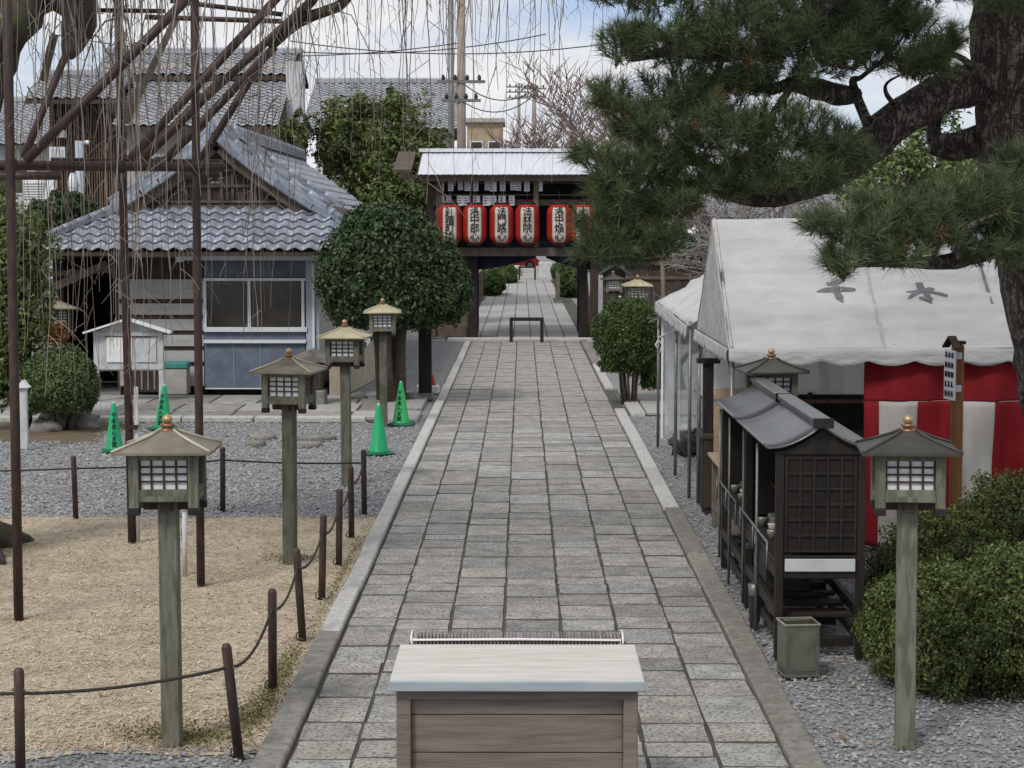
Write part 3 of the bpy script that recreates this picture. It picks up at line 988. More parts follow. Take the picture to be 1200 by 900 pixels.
def rope(pts, sag, label):
    mb = MB()
    line = []
    for a, b in zip(pts[:-1], pts[1:]):
        L_ = (b - a).length
        n = 10
        for i in range(n):
            t_ = i / n
            p = a.lerp(b, t_); p.z -= sag * L_ * 4 * t_ * (1 - t_)
            line.append(p)
    line.append(pts[-1])
    mb.tube([p + V(0, -.014, 0) for p in line], .0105, 6)
    tag(mb.build('rope', M['rope']), label, 'rope')
rope([V(-5.2, 11.9, .55), tops[0] - V(0, 0, .02), tops[1]], .03, 'dark rope sagging across the front of the moss bed')
rope(tops[1:8], .06, 'dark rope looping between the bollards along the path edge')
rope([V(-7.5, 21.8, .5), tops[8], tops[9], tops[7]], .012, 'taut dark rope along the back edge of the moss bed')

# ================================================================ CONES
def make_cone(m, txt):
    t = thing('traffic_cone', 'x', 'cone')
    MB().box((0, 0, .017), (.38, .38, .034), None, .012).build('base_plate', M['cone_base'], t)
    MB().lathe([(.145, .034), (.14, .05), (.134, .06), (.036, .66), (.028, .69), (.014, .70)], 20).build('body', m, t)
    tp = MB().lathe([(.02, .696), (.022, .704), (.012, .71)], 10).build('top_cap', M['white'], t)
    if txt:
        for i, ch in enumerate(txt):
            zz = .52 - i * .082
            rr = .134 + (.036 - .134) * (zz - .06) / .6
            glyph(ch, .085, M['ink'], 'character', t, T(0, -rr - .004, zz) @ Matrix.Rotation(-.16, 4, 'X') @ FACE_CAM, .012)
    return t
TXT = '千本ゑんま堂'
c1 = make_cone(M['cone'], TXT); c1.location = on(134, 529); c1.scale = (.92, .92, 1.0); c1.rotation_euler = (0, 0, .2)
tag(c1, 'green traffic cone with black lettering at far left on the gravel', 'cone', 'green traffic cones')
c2 = make_cone(M['cone'], TXT); c2.location = on(191, 503); c2.rotation_euler = (0, .05, -.25)
tag(c2, 'green traffic cone behind the finial of the nearest lamp', 'cone', 'green traffic cones')
c3 = make_cone(M['cone'], None); c3.location = on(444, 532); c3.rotation_euler = (0, 0, .3)
tag(c3, 'plain green traffic cone with no lettering beside the path', 'cone', 'green traffic cones')
c4 = make_cone(M['cone_old'], TXT); c4.location = on(470, 498); c4.rotation_euler = (0, 0, -.2)
tag(c4, 'faded green traffic cone with lettering at the pavement end beside the path', 'cone', 'green traffic cones')

# flat stones lying on the gravel
for i, (u, v, w, d_, lab) in enumerate(((308, 513, .42, .5, 'flat grey stone slab lying on the gravel, leftmost'), (300, 521, .3, .3, 'small flat stone in the gravel before the leftmost slab'),
                                      (372, 514, .55, .6, 'flat round drain stone in the gravel behind the second lamp'), (362, 522, .4, .35, 'tan flat stone in front of the drain stone'))):
    o = MB().lathe([(.5, 0), (.5, .05), (.46, .07)], 9).build('flat_stone', M['kerb_dark'] if i != 2 else M['stone'], None, on(u, v) - V(0, 0, .015))
    o.scale = (w, d_, 1); o.rotation_euler = (0, 0, i)
    tag(o, lab, 'stone', 'flat stones on the gravel')

# ================================================================ OFFERING BOX
bw, by, bh = 1.31, 9.9, .925
bx = (at(606, 797, by)).x
bz = at(606, 797, by).z
t = thing('offering_box', 'wooden box with pale board lid standing at the head of the path', 'box', (bx, by, 0))
lid = MB().box((0, .44, bz - .03), (bw, .90, .05), None, .006).build('lid', M['lid'], t)
MB().box((0, -.012, bz - .03), (bw * 1.0, .018, .052), None, .004).build('lid_edge', M['lid_edge'], lid)
MB().box((0, .06, bz - .085), (bw - .07, .05, .055), None, .005).build('top_rail', M['box_wood'], t)
for sx in (-1, 1):
    for yy in (.075, .80):
        MB().box((sx * (bw / 2 - .07), yy, (bz - .06) / 2), (.075, .075, bz - .06), None, .006).build('corner_post', M['box_wood'], t)
z = .06
hs = [.2, .22, .2, .16]
for i, h in enumerate(hs):
    if z + h > bz - .115: h = bz - .115 - z
    MB().box((0, .095, z + h / 2), (bw - .215, .025, h - .004), None, .004).build('front_board', M['box_wood'], t)
    for sx in (-1, 1):
        MB().box((sx * (bw / 2 - .075), .4375, z + h / 2), (.025, .65, h - .004), None, .004).build('side_board', M['box_wood'], t)
    z += h
MB().box((0, .80, .42), (bw - .215, .025, .72)).build('back_board', M['box_wood'], t)
gr = MB().box((0, 1.02, bz - .05), (bw - .08, .2, .03)).build('grille', M['wood_dark'], t)
for i in range(58):
    xx = -.565 + 1.13 * i / 57
    MB().box((xx, 1.02, bz - .005), (.011, .19, .05), None, .002).build('slat', M['slat'], gr)
wr = MB().tube([V(-.585, .915, bz - .02), V(-.585, .92, bz + .012), V(0, .92, bz + .016), V(.575, .92, bz + .012), V(.575, .915, bz - .02)], .007, 6).build('wire_guard', M['wire'], t)
for sx in (-.595, .59):
    MB().tube([V(sx, .92, bz - .01), V(sx, .96, bz + .03), V(sx * 1.0, 1.08, bz + .035), V(sx, 1.12, bz - .01)], .006, 6).build('wire_end', M['wire'], t)

# ================================================================ TILED ROOF TOOLS
def tile_shape(w, L, th=.022, amp=.032, n=6):
    """one S-shaped pantile: w across the roof, L up the slope; origin at its lower middle"""
    vs, fs = [], []
    prof = []
    for i in range(n + 1):
        t_ = i / n
        prof.append((-w / 2 + w * t_, amp * math.cos(2 * math.pi * t_)))
    for (yy, lift) in ((-.02, .05), (L, .0)):
        for a, h in prof: vs.append((a, yy, h + lift))
    for a, h in prof: vs.append((a, -.02, h + .05 - th * 1.0))
    k = n + 1
    for i in range(n):
        fs.append((i, i + 1, k + i + 1, k + i))
        fs.append((2 * k + i, 2 * k + i + 1, i + 1, i))
    return vs, fs


def slope_matrix(o, a, s):
    a = a.normalized(); s = (s - a * s.dot(a)).normalized(); n = a.cross(s)
    m = Matrix((a, s, n)).transposed().to_4x4()
    m.translation = o
    return m


def tile_slope(o, a, s, la, ls, w, ex, test, parent, mesh_=None, mat_=None, name='roof_tile', stuff=False):
    """tiles a slope from corner o along a (length la) and up s (length ls)"""
    m = slope_matrix(o, a, s)
    vs, fs = tile_shape(w, ex * 1.12)
    if mesh_ is None:
        mesh_ = bpy.data.meshes.new(name); mesh_.from_pydata(vs, [], fs); mesh_.materials.append(mat_)
        mesh_.polygons.foreach_set('use_smooth', [True] * len(fs))
    out = MB()
    nj = int(ls / ex + .5)
    ni = int(la / w + .5)
    for j in range(nj):
        for i in range(ni):
            x, y = (i + .5) * w, j * ex
            if test and not test(x, y + ex * .5): continue
            mt = m @ T(x, y, .02) @ Matrix.Rotation(rng.uniform(-.01, .01), 4, 'Z')
            if stuff:
                out.add([mt @ Vector(v) for v in vs], fs, True)
            else:
                inst(name, mesh_, parent, mt)
    if stuff:
        return tag(out.build('tile_field', mat_, parent), kind='stuff')


def ridge(pts, r, parent, m, name='ridge_tile', seg=.3, courses=1):
    """ridge of overlapping half-round caps on stacked flat courses"""
    pts = [Vector(p) for p in pts]
    base = MB()
    for a, b in zip(pts[:-1], pts[1:]):
        for c in range(courses):
            base.beam(a + V(0, 0, .03 + c * .06), b + V(0, 0, .03 + c * .06), r * 2.3 - c * .02, .05)
    base.build('ridge_course', m, parent)
    for a, b in zip(pts[:-1], pts[1:]):
        L = (b - a).length; n = max(1, int(L / seg)); d = (b - a) / n
        for i in range(n):
            p = a + d * i + V(0, 0, courses * .06 + .01)
            MB().tube([p, p + d * .2, p + d * 1.08], [r * 1.12, r * 1.05, r * .92], 8).build(name, m, parent)


# ================================================================ SMALL HOUSE
HY = 37.2
hx0, hx1 = -7.72, -3.88
t = thing('small_house', 'small house with blue window front and curved grey tiled roof', 'house', (-5.8, HY, 0))
O = V(-5.8, HY, 0)
def lp(x, y, z): return V(x, y, z) - O
def hbox(name, x0, x1, y0, y1, z0, z1, m, par=t, bev=.004):
    return MB().box(lp((x0 + x1) / 2, (y0 + y1) / 2, (z0 + z1) / 2), (x1 - x0, y1 - y0, z1 - z0), None, bev).build(name, M[m], par)
xw = -6.04                                    # where siding ends and the blue front begins
hbox('wall', -7.7, -3.86, HY + .12, HY + 11.5, .12, 2.72, 'plaster')
hbox('foundation', -7.7, -3.9, HY + .2, HY + 11.4, -.02, .12, 'wood_black')
z = .16
for h in (.46, .3, .3, .3, .3, .46):          # pale horizontal boards with dark gaps
    hbox('siding_board', hx0 + .05, xw - .02, HY + .06, HY + .10, z, z + h - .085, 'siding')
    z += h
hbox('siding_back', hx0, xw, HY + .101, HY + .117, .12, 2.6, 'wood_dark')
hbox('lower_panel', xw, -4.12, HY + .02, HY + .1, .13, .98, 'blue_wall')
for k in range(3):
    hbox('panel_seam', xw + .55 + k * .5, xw + .56 + k * .5, HY + .012, HY + .018, .14, .96, 'blue_light')
hbox('counter_ledge', xw, -4.1, HY - .06, HY + .1, .985, 1.05, 'aluminium')
hbox('lower_trim', xw, -4.12, HY - .01, HY + .1, .105, .128, 'aluminium')
hbox('apron_panel', xw, -4.12, HY + .03, HY + .1, 1.055, 1.195, 'blue_wall')
wf = hbox('window_frame', xw, -4.12, HY + .05, HY + .09, 1.2, 2.22, 'wood_black')
hbox('sill', xw, -4.08, HY - .05, HY + .049, 1.2, 1.29, 'aluminium', wf)
hbox('head', xw, -4.1, HY - .03, HY + .049, 2.165, 2.22, 'aluminium', wf)
for xx in (xw + .02, xw + .86, -4.16):
    hbox('mullion', xx - .03, xx + .03, HY - .01, HY + .048, 1.291, 2.164, 'aluminium', wf)
hbox('pane', xw + .06, xw + .82, HY + .02, HY + .03, 1.3, 2.16, 'glass', wf)
hbox('pane', xw + .9, -4.2, HY + .0, HY + .01, 1.3, 2.16, 'glass', wf)
hbox('upper_band', xw, -4.1, HY + .04, HY + .1, 2.23, 2.55, 'blue_wall')
hbox('corner_column', -4.1, -3.85, HY - .02, HY + .12, .1, 2.55, 'blue_light')
hbox('downpipe', -3.98, -3.93, HY - .08, HY - .03, .0, 2.5, 'aluminium')
hbox('gutter', -6.45, -3.83, HY - .35, HY - .2, 2.56, 2.65, 'aluminium')
hbox('gutter_end', -6.5, -6.38, HY - .38, HY - .17, 2.53, 2.63, 'white')
# open lean-to on the left under the eave: dark inside with posts and a sloping rafter
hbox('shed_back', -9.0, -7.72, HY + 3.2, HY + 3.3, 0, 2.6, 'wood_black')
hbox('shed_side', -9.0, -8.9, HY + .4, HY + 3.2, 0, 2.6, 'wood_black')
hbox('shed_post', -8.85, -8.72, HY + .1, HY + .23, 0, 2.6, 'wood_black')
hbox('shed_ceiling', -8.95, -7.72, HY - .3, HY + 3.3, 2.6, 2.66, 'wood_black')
MB().beam(lp(-8.8, HY - .5, 2.05), lp(-7.8, HY - .3, 2.5), .12, .14).build('rafter', M['gate_wood'], t)
MB().beam(lp(-8.9, HY - .2, 2.3), lp(-7.72, HY - .2, 2.38), .08, .1).build('rafter', M['gate_wood'], t)
# roof: front pent slope, gable above it, long slopes running back
ex0, ex1, ez, ey = -9.2, -2.75, 2.74, HY - .95
gx, gz, gy = -5.85, 4.95, HY + .75             # gable apex
pz = 3.55                                     # top of the pent slope
gl, gr_ = -7.75, -3.85                        # gable base ends
roof = MB().prism([(ex0, 2.66), (ex1, 2.66), (ex1, 2.72), (gr_ + .1, 3.42), (gl - .1, 3.42), (ex0, 2.72)], 0, .01)
roof = MB()
def R3(*p): return lp(*p)
yb = HY + 15.5
roof.add([R3(ex0, ey, ez - .02), R3(ex1, ey, ez - .02), R3(gr_, gy, pz), R3(gl, gy, pz),
          R3(ex0, yb, ez - .02), R3(ex1, yb, ez - .02), R3(gx, gy, gz - .03), R3(gx, yb, gz - .03),
          R3(ex0, ey, ez - .09), R3(ex1, ey, ez - .09), R3(ex0, yb, ez - .09), R3(ex1, yb, ez - .09)],
         [(0, 1, 2, 3), (1, 5, 7, 6, 2), (4, 0, 3, 6, 7), (8, 9, 1, 0), (9, 11, 5, 1), (10, 8, 0, 4), (4, 7, 5), (8, 10, 11, 9), (4, 5, 11, 10)])
roof = roof.build('roof', M['wood_dark'], t)
fs_ = V(0, gy - ey, pz - ez)
tile_slope(lp(ex0, ey, ez), V(1, 0, 0), fs_, ex1 - ex0, fs_.length, .278, .31,
           lambda x, y: (x > (gl - ex0) * y / fs_.length - .05) and (x < (ex1 - ex0) - (ex1 - gr_) * y / fs_.length + .05), roof, None, M['tile'])
# right slope, seen edge on: tiles as one field
sl = V(gx - ex1, 0, gz - ez)
tile_slope(lp(ex1, yb, ez), V(0, -1, 0), sl, yb - ey, sl.length, .278, .31,
           lambda x, y: (yb - ey - x) > (gy - ey) * min(1, y / (sl.length * .38)) - .1, roof, None, M['tile'], stuff=True)
sl2 = V(gx - ex0, 0, gz - ez)
tile_slope(lp(ex0, ey, ez), V(0, 1, 0), sl2, yb - ey, sl2.length, .278, .31,
           lambda x, y: x > (gy - ey) * min(1, y / (sl2.length * .38)) - .1, roof, None, M['tile'], stuff=True).rotation_euler = (0, 0, 0)
# ridges
ridge([lp(gx, gy - .25, gz + .02), lp(gx, yb, gz + .02)], .085, roof, M['tile'], seg=.42, courses=3)
ridge([lp(ex0 - .02, ey - .02, ez + .03), lp(gl + .15, gy, pz + .05)], .075, roof, M['tile'], seg=.3)
ridge([lp(ex1 + .02, ey - .02, ez + .03), lp(gr_ - .05, gy, pz + .05)], .075, roof, M['tile'], seg=.3)
# concave verge ridges of the gable
def verge(sx, xe, ze):
    pts = []
    for i in range(7):
        q = i / 6
        x_ = gx + (xe - gx) * q
        z_ = gz + (ze - gz) * (q ** .88) + .06
        pts.append(lp(x_, gy - .28, z_ - .03 * math.sin(q * 3.14)))
    return pts
ridge(verge(1, gr_ + .12, pz - .12), .075, roof, M['tile'], seg=.27, courses=2)
ridge(verge(-1, gl - .12, pz - .05), .075, roof, M['tile'], seg=.27, courses=2)
p2 = [p + V(-.26, .3, .1) for p in verge(1, gr_ + .12, pz - .12)]
ridge([p + V(.3, .25, .03) for p in verge(1, gr_ + .1, pz - .1)], .06, roof, M['tile'], seg=.27)
# verge tiles hanging over the barge boards
for sx, pts in ((1, verge(1, gr_ + .12, pz - .12)), (-1, verge(-1, gl - .12, pz - .05))):
    for a, b in zip(pts[:-1], pts[1:]):
        for k in range(2):
            p = a.lerp(b, (k + .5) / 2); d = (b - a).normalized()
            MB().beam(p - d * .24 + V(0, -.1 - .012 * k, -.07), p + d * .22 + V(0, -.1 - .012 * k, -.09), .09, .15, bev=.02).build('verge_tile', M['tile'], roof)
        MB().beam(a + V(0, .04, -.26), b + V(0, .04, -.26), .05, .2).build('barge_board', M['gate_wood'], roof)
# gable face with lattice and carved rosette
MB().prism([(gl + 5.8 + .2, pz - .1), (gr_ + 5.8 - .2, pz - .1), (gx + 5.8, gz - .2)], gy - HY + .02, gy - HY + .06).build('gable_board', M['wood_dark'], t)
for k in range(15):
    xx = gl + .4 + k * (gr_ - gl - .8) / 14
    zt = pz + (gz - pz) * (1 - abs(xx - gx) / (gr_ - gx if xx > gx else gx - gl)) - .45
    if zt > pz + .05: MB().box(lp(xx, gy, (pz + zt) / 2), (.05, .05, zt - pz)).build('gable_slat', M['gate_wood'], t)
for zz in (pz + .12, pz + .42, pz + .72):
    hw = (1 - (zz - pz) / (gz - pz)) * 1.8 - .25
    if hw > .1: MB().box(lp(gx, gy - .035, zz), (hw * 2, .03, .05)).build('gable_rail', M['gate_wood'], t)
MB().box(lp(gx + .15, gy - .04, pz - .02), (3.4, .06, .16)).build('gable_sill', M['gate_wood'], t)
for k in range(6):
    a = k * math.pi / 3
    MB().lathe([(.02, -.03), (.06, 0), (.05, .03), (.01, .04)], 8, lp(gx + .1 * math.cos(a), gy - .32, gz - .85 + .1 * math.sin(a))).build('rosette_petal', M['gate_beam'], t)

# props by the house wall
o = MB().box((0, 0, .24), (.42, .4, .48), None, .01)
t2 = thing('storage_box', 'brown storage box with teal lid against the pale boards', 'box', (-6.5, HY - .35, 0.05))
o.build('body', M['plaster'], t2)
MB().box((0, 0, .545), (.46, .44, .12), None, .02).build('lid', M['teal'], t2)
t2 = thing('side_cabinet', 'dark slatted cabinet beneath the white notice board', 'cabinet', (-7.15, HY - .3, .05))
MB().box((0, 0, .28), (.62, .3, .5), None, .01).build('body', M['wood_dark'], t2)
for k in range(5): MB().box((-.24 + k * .12, -.16, .3), (.03, .02, .44)).build('slat', M['slat'], t2)
MB().box((0, -.01, .56), (.68, .36, .05), None, .01).build('top', M['wood_tan'], t2)

# notice board with small gabled roof
t = thing('notice_board', 'white gabled notice board on legs before the small house', 'notice board', on(152, 473))
sc_ = on(152, 473).y / F
def nb(px): return px * sc_
W2 = nb(40)
MB().box((0, 0, nb(62)), (2 * W2 - .03, .06, nb(46)), None, .005).build('backboard', M['board_white'], t)
for sx in (-1, 1):
    MB().box((sx * (W2 - .03), 0, nb(42)), (.09, .09, nb(88)), None, .005).build('leg', M['board_white'], t)
MB().box((0, -.035, nb(82)), (2 * W2, .05, .06)).build('top_rail', M['board_white'], t)
MB().box((0, -.035, nb(43)), (2 * W2, .05, .07)).build('bottom_rail', M['board_white'], t)
MB().prism([(-W2 - .05, nb(84)), (W2 + .05, nb(84)), (0, nb(98))], -.02, .02).build('gable', M['board_white'], t)
for sx in (-1, 1):
    MB().beam((0, -.06, nb(100)), (sx * nb(51), -.06, nb(84)), .3, .035).build('roof_board', M['white'], t)
MB().box((-.16, -.045, nb(64)), (nb(30), .02, nb(30)), None, .004).build('paper_sheet', M['white'], t)
MB().box((.32, -.045, nb(63)), (nb(24), .02, nb(28)), None, .004).build('paper_sheet', M['board_white'], t)
MB().box((0, -.05, nb(79.5)), (nb(54), .03, .02)).build('shade_strip', M['wood_dark'], t)  # thin dark strip painting in the shade under the top rail

# ================================================================ BROWN TWO STOREY HOUSE BEHIND
BY = 58.0
t = thing('brown_house', 'large brown wooden house with grey tiled roofs behind the small house', 'house', (-10, BY, 0))
O2 = V(-10, BY, 0)
def bp(u, v, y=BY): return at(u, v, y) - O2
def bbox(name, u0, u1, v0, v1, y0, y1, m, par=t):
    a, b = bp(u0, v1, y0), bp(u1, v0, y0)
    return MB().box(((a.x + b.x) / 2, (y0 + y1) / 2 - BY, (a.z + b.z) / 2), (b.x - a.x, y1 - y0, b.z - a.z), None, .004).build(name, M[m], par)
a, b = bp(58, 330), bp(332, 152)
MB().box(((a.x + b.x) / 2, 3.2, (b.z - .2) / 2), (b.x - a.x, 6.0, b.z + .2)).build('wall', M['wood_brown'], t)
for k in range(30):                            # vertical boards of the left wall
    u = 60 + k * 2.9
    bbox('board', u, u + 2.4, 118, 262, BY + .1, BY + .17, 'wood_brown')
bbox('wall_render', 150, 332, 150, 270, BY + .02, BY + .19, 'plaster')
w_ = bbox('window_frame', 178, 232, 180, 226, BY - .06, BY + .019, 'aluminium')
bbox('pane', 181, 204, 184, 222, BY - .075, BY - .061, 'glass', w_)
bbox('pane', 207, 229, 184, 222, BY - .075, BY - .061, 'glass', w_)
w_ = bbox('window_frame', 58, 76, 172, 196, BY - .02, BY + .09, 'aluminium')
bbox('pane', 60, 74, 175, 194, BY - .035, BY - .021, 'board_white', w_)
# main tiled roof
def tri_roof(u0, u1, v_e, v_r, ye, depth, m='tile_far'):
    e0, e1 = bp(u0, v_e, ye), bp(u1, v_e, ye)
    rz_ = at(u0, v_r, ye + depth).z
    s = V(0, depth, rz_ - e0.z)
    th = V(0, 0, -.14)
    A, B, Cc, D = e0, e1, e1 + s, e0 + s
    E, G_ = D + V(0, depth, -s.z), Cc + V(0, depth, -s.z)
    MB().add([A + th, B + th, Cc + th, D + th, E + th, G_ + th, A + V(0, 0, -.02), B + V(0, 0, -.02), Cc, D, E, G_],
             [(6, 7, 8, 9), (9, 8, 11, 10), (1, 0, 3, 2), (2, 3, 4, 5), (0, 1, 7, 6), (0, 6, 9, 3), (3, 9, 10, 4), (1, 2, 8, 7), (2, 5, 11, 8), (4, 10, 11, 5)]).build('roof', M['wood_dark'], t)
    tile_slope(e0, V(1, 0, 0), s, (e1 - e0).x, s.length, .3, .26, None, t, None, M[m], stuff=True)
    MB().beam(D + V(-.05, 0, .1), Cc + V(.05, 0, .1), .3, .22, bev=.05).build('ridge', M[m], t)
    return A, B, Cc, D
tri_roof(132, 325, 148, 92, BY - .9, 3.6)
tri_roof(30, 135, 116, 90, BY - .9, 2.2)
# upper storey gable roof
a, b = bp(118, 92, BY + 2.6), bp(336, 66, BY + 2.6)
MB().box(((a.x + b.x) / 2, 4.6, (a.z + b.z) / 2 - .3), (b.x - a.x, 3.5, b.z - a.z + .2)).build('upper_wall', M['plaster'], t)
tri_roof(110, 345, 88, 64, BY + 2.2, 2.0)
# right gable end wall of the house with pale timber
bbox('gable_end', 322, 350, 92, 175, BY + 3.5, BY + 3.8, 'beige')
bbox('corner_pillar', 336, 356, 72, 178, BY + 1.2, BY + 1.5, 'board_white')

# air conditioner and pale pole before the brown house
t = thing('air_conditioner', 'white air conditioner unit on a stand before the brown house', 'air conditioner', at(47, 243, 50))
MB().box((0, 0, .4), (.82, .32, .6), None, .02).build('casing', M['white'], t)
for k in range(7): MB().box((-.1, -.165, .2 + k * .065), (.5, .012, .02)).build('grille_bar', M['steel'], t)
for sx in (-.3, .3): MB().box((sx, 0, -.85), (.05, .3, 1.9)).build('leg', M['white'], t)
t = thing('blue_post', 'pale blue metal post standing before the brown house', 'post', V(at(94, 240, 49).x, 49, 0))
MB().tube([(0, 0, 0), (0, 0, at(94, 165, 49).z)], .1, 10).build('shaft', M['blue_light'], t)
MB().box((.2, -.05, at(94, 167, 49).z), (.16, .1, .1), None, .03).build('lamp_head', M['white'], t)
MB().lathe([(.02, -.35), (.1, -.2), (.12, .1), (.05, .3)], 10, (-.15, -.12, at(94, 217, 49).z)).build('bracket_cover', M['white'], t)

# ================================================================ GATE
GY = 56.0
t = thing('temple_gate', 'wooden gate with pale ribbed metal roof across the far end of the path', 'gate', (0, GY, 0))
OG = V(0, GY, 0)
def gp(u, v, y=GY): return at(u, v, y) - OG
def gbox(name, u0, u1, v0, v1, y0, y1, m, par=t):
    a, b = gp(u0, v1, GY), gp(u1, v0, GY)
    return MB().box(((a.x + b.x) / 2, (y0 + y1) / 2 - GY, (a.z + b.z) / 2), (b.x - a.x, y1 - y0, b.z - a.z), None, .008).build(name, M[m], par)
for (u0, u1, y0, m) in ((548, 559, 56, 'wood_black'), (679, 689, 56, 'wood_black'), (691, 701, 55.6, 'wood_dark')):
    p = gbox('pillar', u0, u1, 205, 396, y0, y0 + .28, m)
    gbox('shoe', u0 - 1.2, u1 + 1.2, 384, 398, y0 - .03, y0 + .31, 'wood_black', p)
for u0, y0 in ((500, 56.0), (716, 56.0)):
    gbox('side_pillar', u0, u0 + 10, 205, 396, y0, y0 + .26, 'gate_wood')
for u0 in (549, 680):
    gbox('rear_pillar', u0, u0 + 9, 215, 396, 59.2, 59.45, 'wood_black')
gbox('lintel', 520, 735, 290, 300, 55.7, 55.98, 'gate_beam')
gbox('tie_beam', 508, 735, 234, 241, 55.7, 55.98, 'gate_wood')
gbox('eave_beam', 488, 760, 206, 213, 55.3, 55.6, 'gate_beam')
gbox('strut', 625, 631, 213, 290, 55.45, 55.62, 'gate_wood')
gbox('strut', 512, 518, 213, 290, 55.45, 55.62, 'gate_wood')
gbox('back_board', 512, 725, 214, 300, 57.2, 57.3, 'wood_black')
gbox('side_wall', 500, 549, 300, 395, 56.1, 56.2, 'gate_wood')
gbox('ceiling_board', 500, 730, 210, 213, 55.7, 59.4, 'wood_dark')
# roof: front and back slopes of ribbed metal sheets, ridge
ez_, rz_ = gp(600, 206).z, gp(600, 206).z + .72
xl, xr = gp(492, 200).x, gp(778, 200).x
ry = 57.7 - GY
wsh = (xr - xl) / 9
for k in range(9):
    x0, x1 = xl + k * wsh, xl + (k + 1) * wsh
    for sgn in (-1, 1):
        yy0 = ry + sgn * 2.75
        def fn(a, b, x0=x0, x1=x1, yy0=yy0):
            return (x0 + (x1 - x0 + .02) * a, yy0 + (ry - yy0) * b, ez_ + (rz_ - ez_) * b + .016 * abs(math.sin(a * math.pi * 5)) + .004 * (k % 2))
        MB().sheet(fn, 30, 1, False).build('roof_sheet', M['metal_roof'], t)
MB().beam((xl - .1, ry, rz_ + .06), (xr + .1, ry, rz_ + .06), .4, .1).build('ridge', M['metal_roof'], t)
MB().beam((xl - .5, ry - 2.5, ez_ - .05), (xl - .02, ry - 2.5, ez_ - .05), .3, .12).build('barge_board', M['wood_dark'], t)
MB().prism([(ry - 2.75, ez_ - .08), (ry + 2.75, ez_ - .08), (ry, rz_ - .04)], xl - .05, xl, 0).build('gable_board', M['gate_wood'], t)
MB().prism([(ry - 2.75, ez_ - .08), (ry + 2.75, ez_ - .08), (ry, rz_ - .04)], xr, xr + .05, 0).build('gable_board', M['gate_wood'], t)
MB().beam((xl - .45, ry - 2.6, ez_ + .1), (xl - .45, ry, rz_ - .02), .5, .1).build('gable_eave', M['gate_wood'], t)
# rows of white paper slips pinned on two rails
for v0, v1, n_, u0 in ((213, 224, 12, 515), (229.5, 241, 9, 514)):
    gbox('slip_rail', 510, 690, v0 - 1.5, v0, 55.58, 55.63, 'gate_wood')
    for k in range(n_):
        u = u0 + k * 10 + rng.uniform(-1, 1) + (3 if k % 3 == 2 else 0)
        sl_ = gbox('paper_slip', u, u + rng.uniform(5.5, 8.5), v0, v1 + rng.uniform(-1, 1), 55.59, 55.605, 'paper_slip')
        for q in range(3):
            zz = v0 + 2.5 + q * 2.8
            gbox('ink_line', u + 1, u + 5, zz, zz + .9, 55.575, 55.588, 'ink_grey', sl_)
# navy swag curtains under the lintel
for u0, u1 in ((556, 628), (640, 692)):
    a, b = gp(u0, 300), gp(u1, 300)
    sgn = 1 if u0 < 600 else -1
    def fn(q, w, a=a, b=b, sgn=sgn):
        x_ = a.x + (b.x - a.x) * q
        d = .42 - .34 * (q if sgn > 0 else 1 - q) ** 1.5
        return (x_, .3 + .05 * math.sin(q * 22 + w * 2), a.z + .02 - w * d)
    MB().sheet(fn, 40, 5, True, .02).build('swag_curtain', M['navy'], t)
gbox('dark_backing', 556, 690, 244, 291, 56.6, 56.63, 'navy')  # navy sheet behind the lanterns, above the swags

# paper lanterns hanging in a row
texts = ['雑踏町中', '洛中部心', '法門路心', '法林院心', '洛中焔心', '上京区']
def paper_lantern(u, v0, v1, w, txt, lab):
    c = at(u, (v0 + v1) / 2, GY - .75)
    h = (v1 - v0) / F * c.y
    r = w / F * c.y / 2
    t = thing('paper_lantern', lab, 'lantern', c, 0, 'red and white paper lanterns under the gate roof')
    prof = []
    n = 22
    for i in range(n + 1):
        z_ = -h / 2 + h * i / n
        k = abs(2 * i / n - 1)
        rr = r * (1 - max(0, k - .55) ** 2 * 2.2)
        prof.append((rr * (1.0 if i % 2 else .972), z_))
    MB().lathe(prof, 22).build('paper_shell', M['chochin_red'], t)
    # white name panel wrapped over the front
    def fn(a, b):
        an = -math.pi / 2 + (a - .5) * 1.12
        i = 1 + b * (n - 3); i0 = int(i)
        rr = r * (1 - max(0, abs(2 * i / n - 1) - .55) ** 2 * 2.2) + .012
        return (rr * math.cos(an), rr * math.sin(an), -h / 2 + h * i / n)
    pn = MB().sheet(fn, 8, 18, True, .004).build('name_panel', M['chochin_white'], t)
    MB().lathe([(r * .62, -.03), (r * .64, .04)], 16, (0, 0, h / 2)).build('top_ring', M['black'], t)
    MB().lathe([(r * .58, -.05), (r * .6, .02)], 16, (0, 0, -h / 2)).build('bottom_ring', M['black'], t)
    MB().tube([(0, 0, h / 2), (0, .0, h / 2 + .35)], .012, 5).build('hanger', M['black'], t)
    k = len(txt)
    for i, ch in enumerate(txt):
        zz = h * .30 - i * h * .62 / max(3, k - 1)
        glyph(ch, h * .24, M['ink'], 'character', pn, T(0, -r - .022, zz) @ FACE_CAM, .012)
names = ['leftmost red paper lantern, partly behind the round clipped tree', 'second red paper lantern from the left under the gate roof', 'third red paper lantern from the left under the gate roof',
         'red paper lantern just left of the short gate strut', 'red paper lantern just right of the short gate strut', 'rightmost red paper lantern, mostly behind pine needles']
for u, tx, lb in zip((527.5, 556.5, 588, 618, 655, 683), texts, names):
    paper_lantern(u, 239, 286, 29, tx, lb)

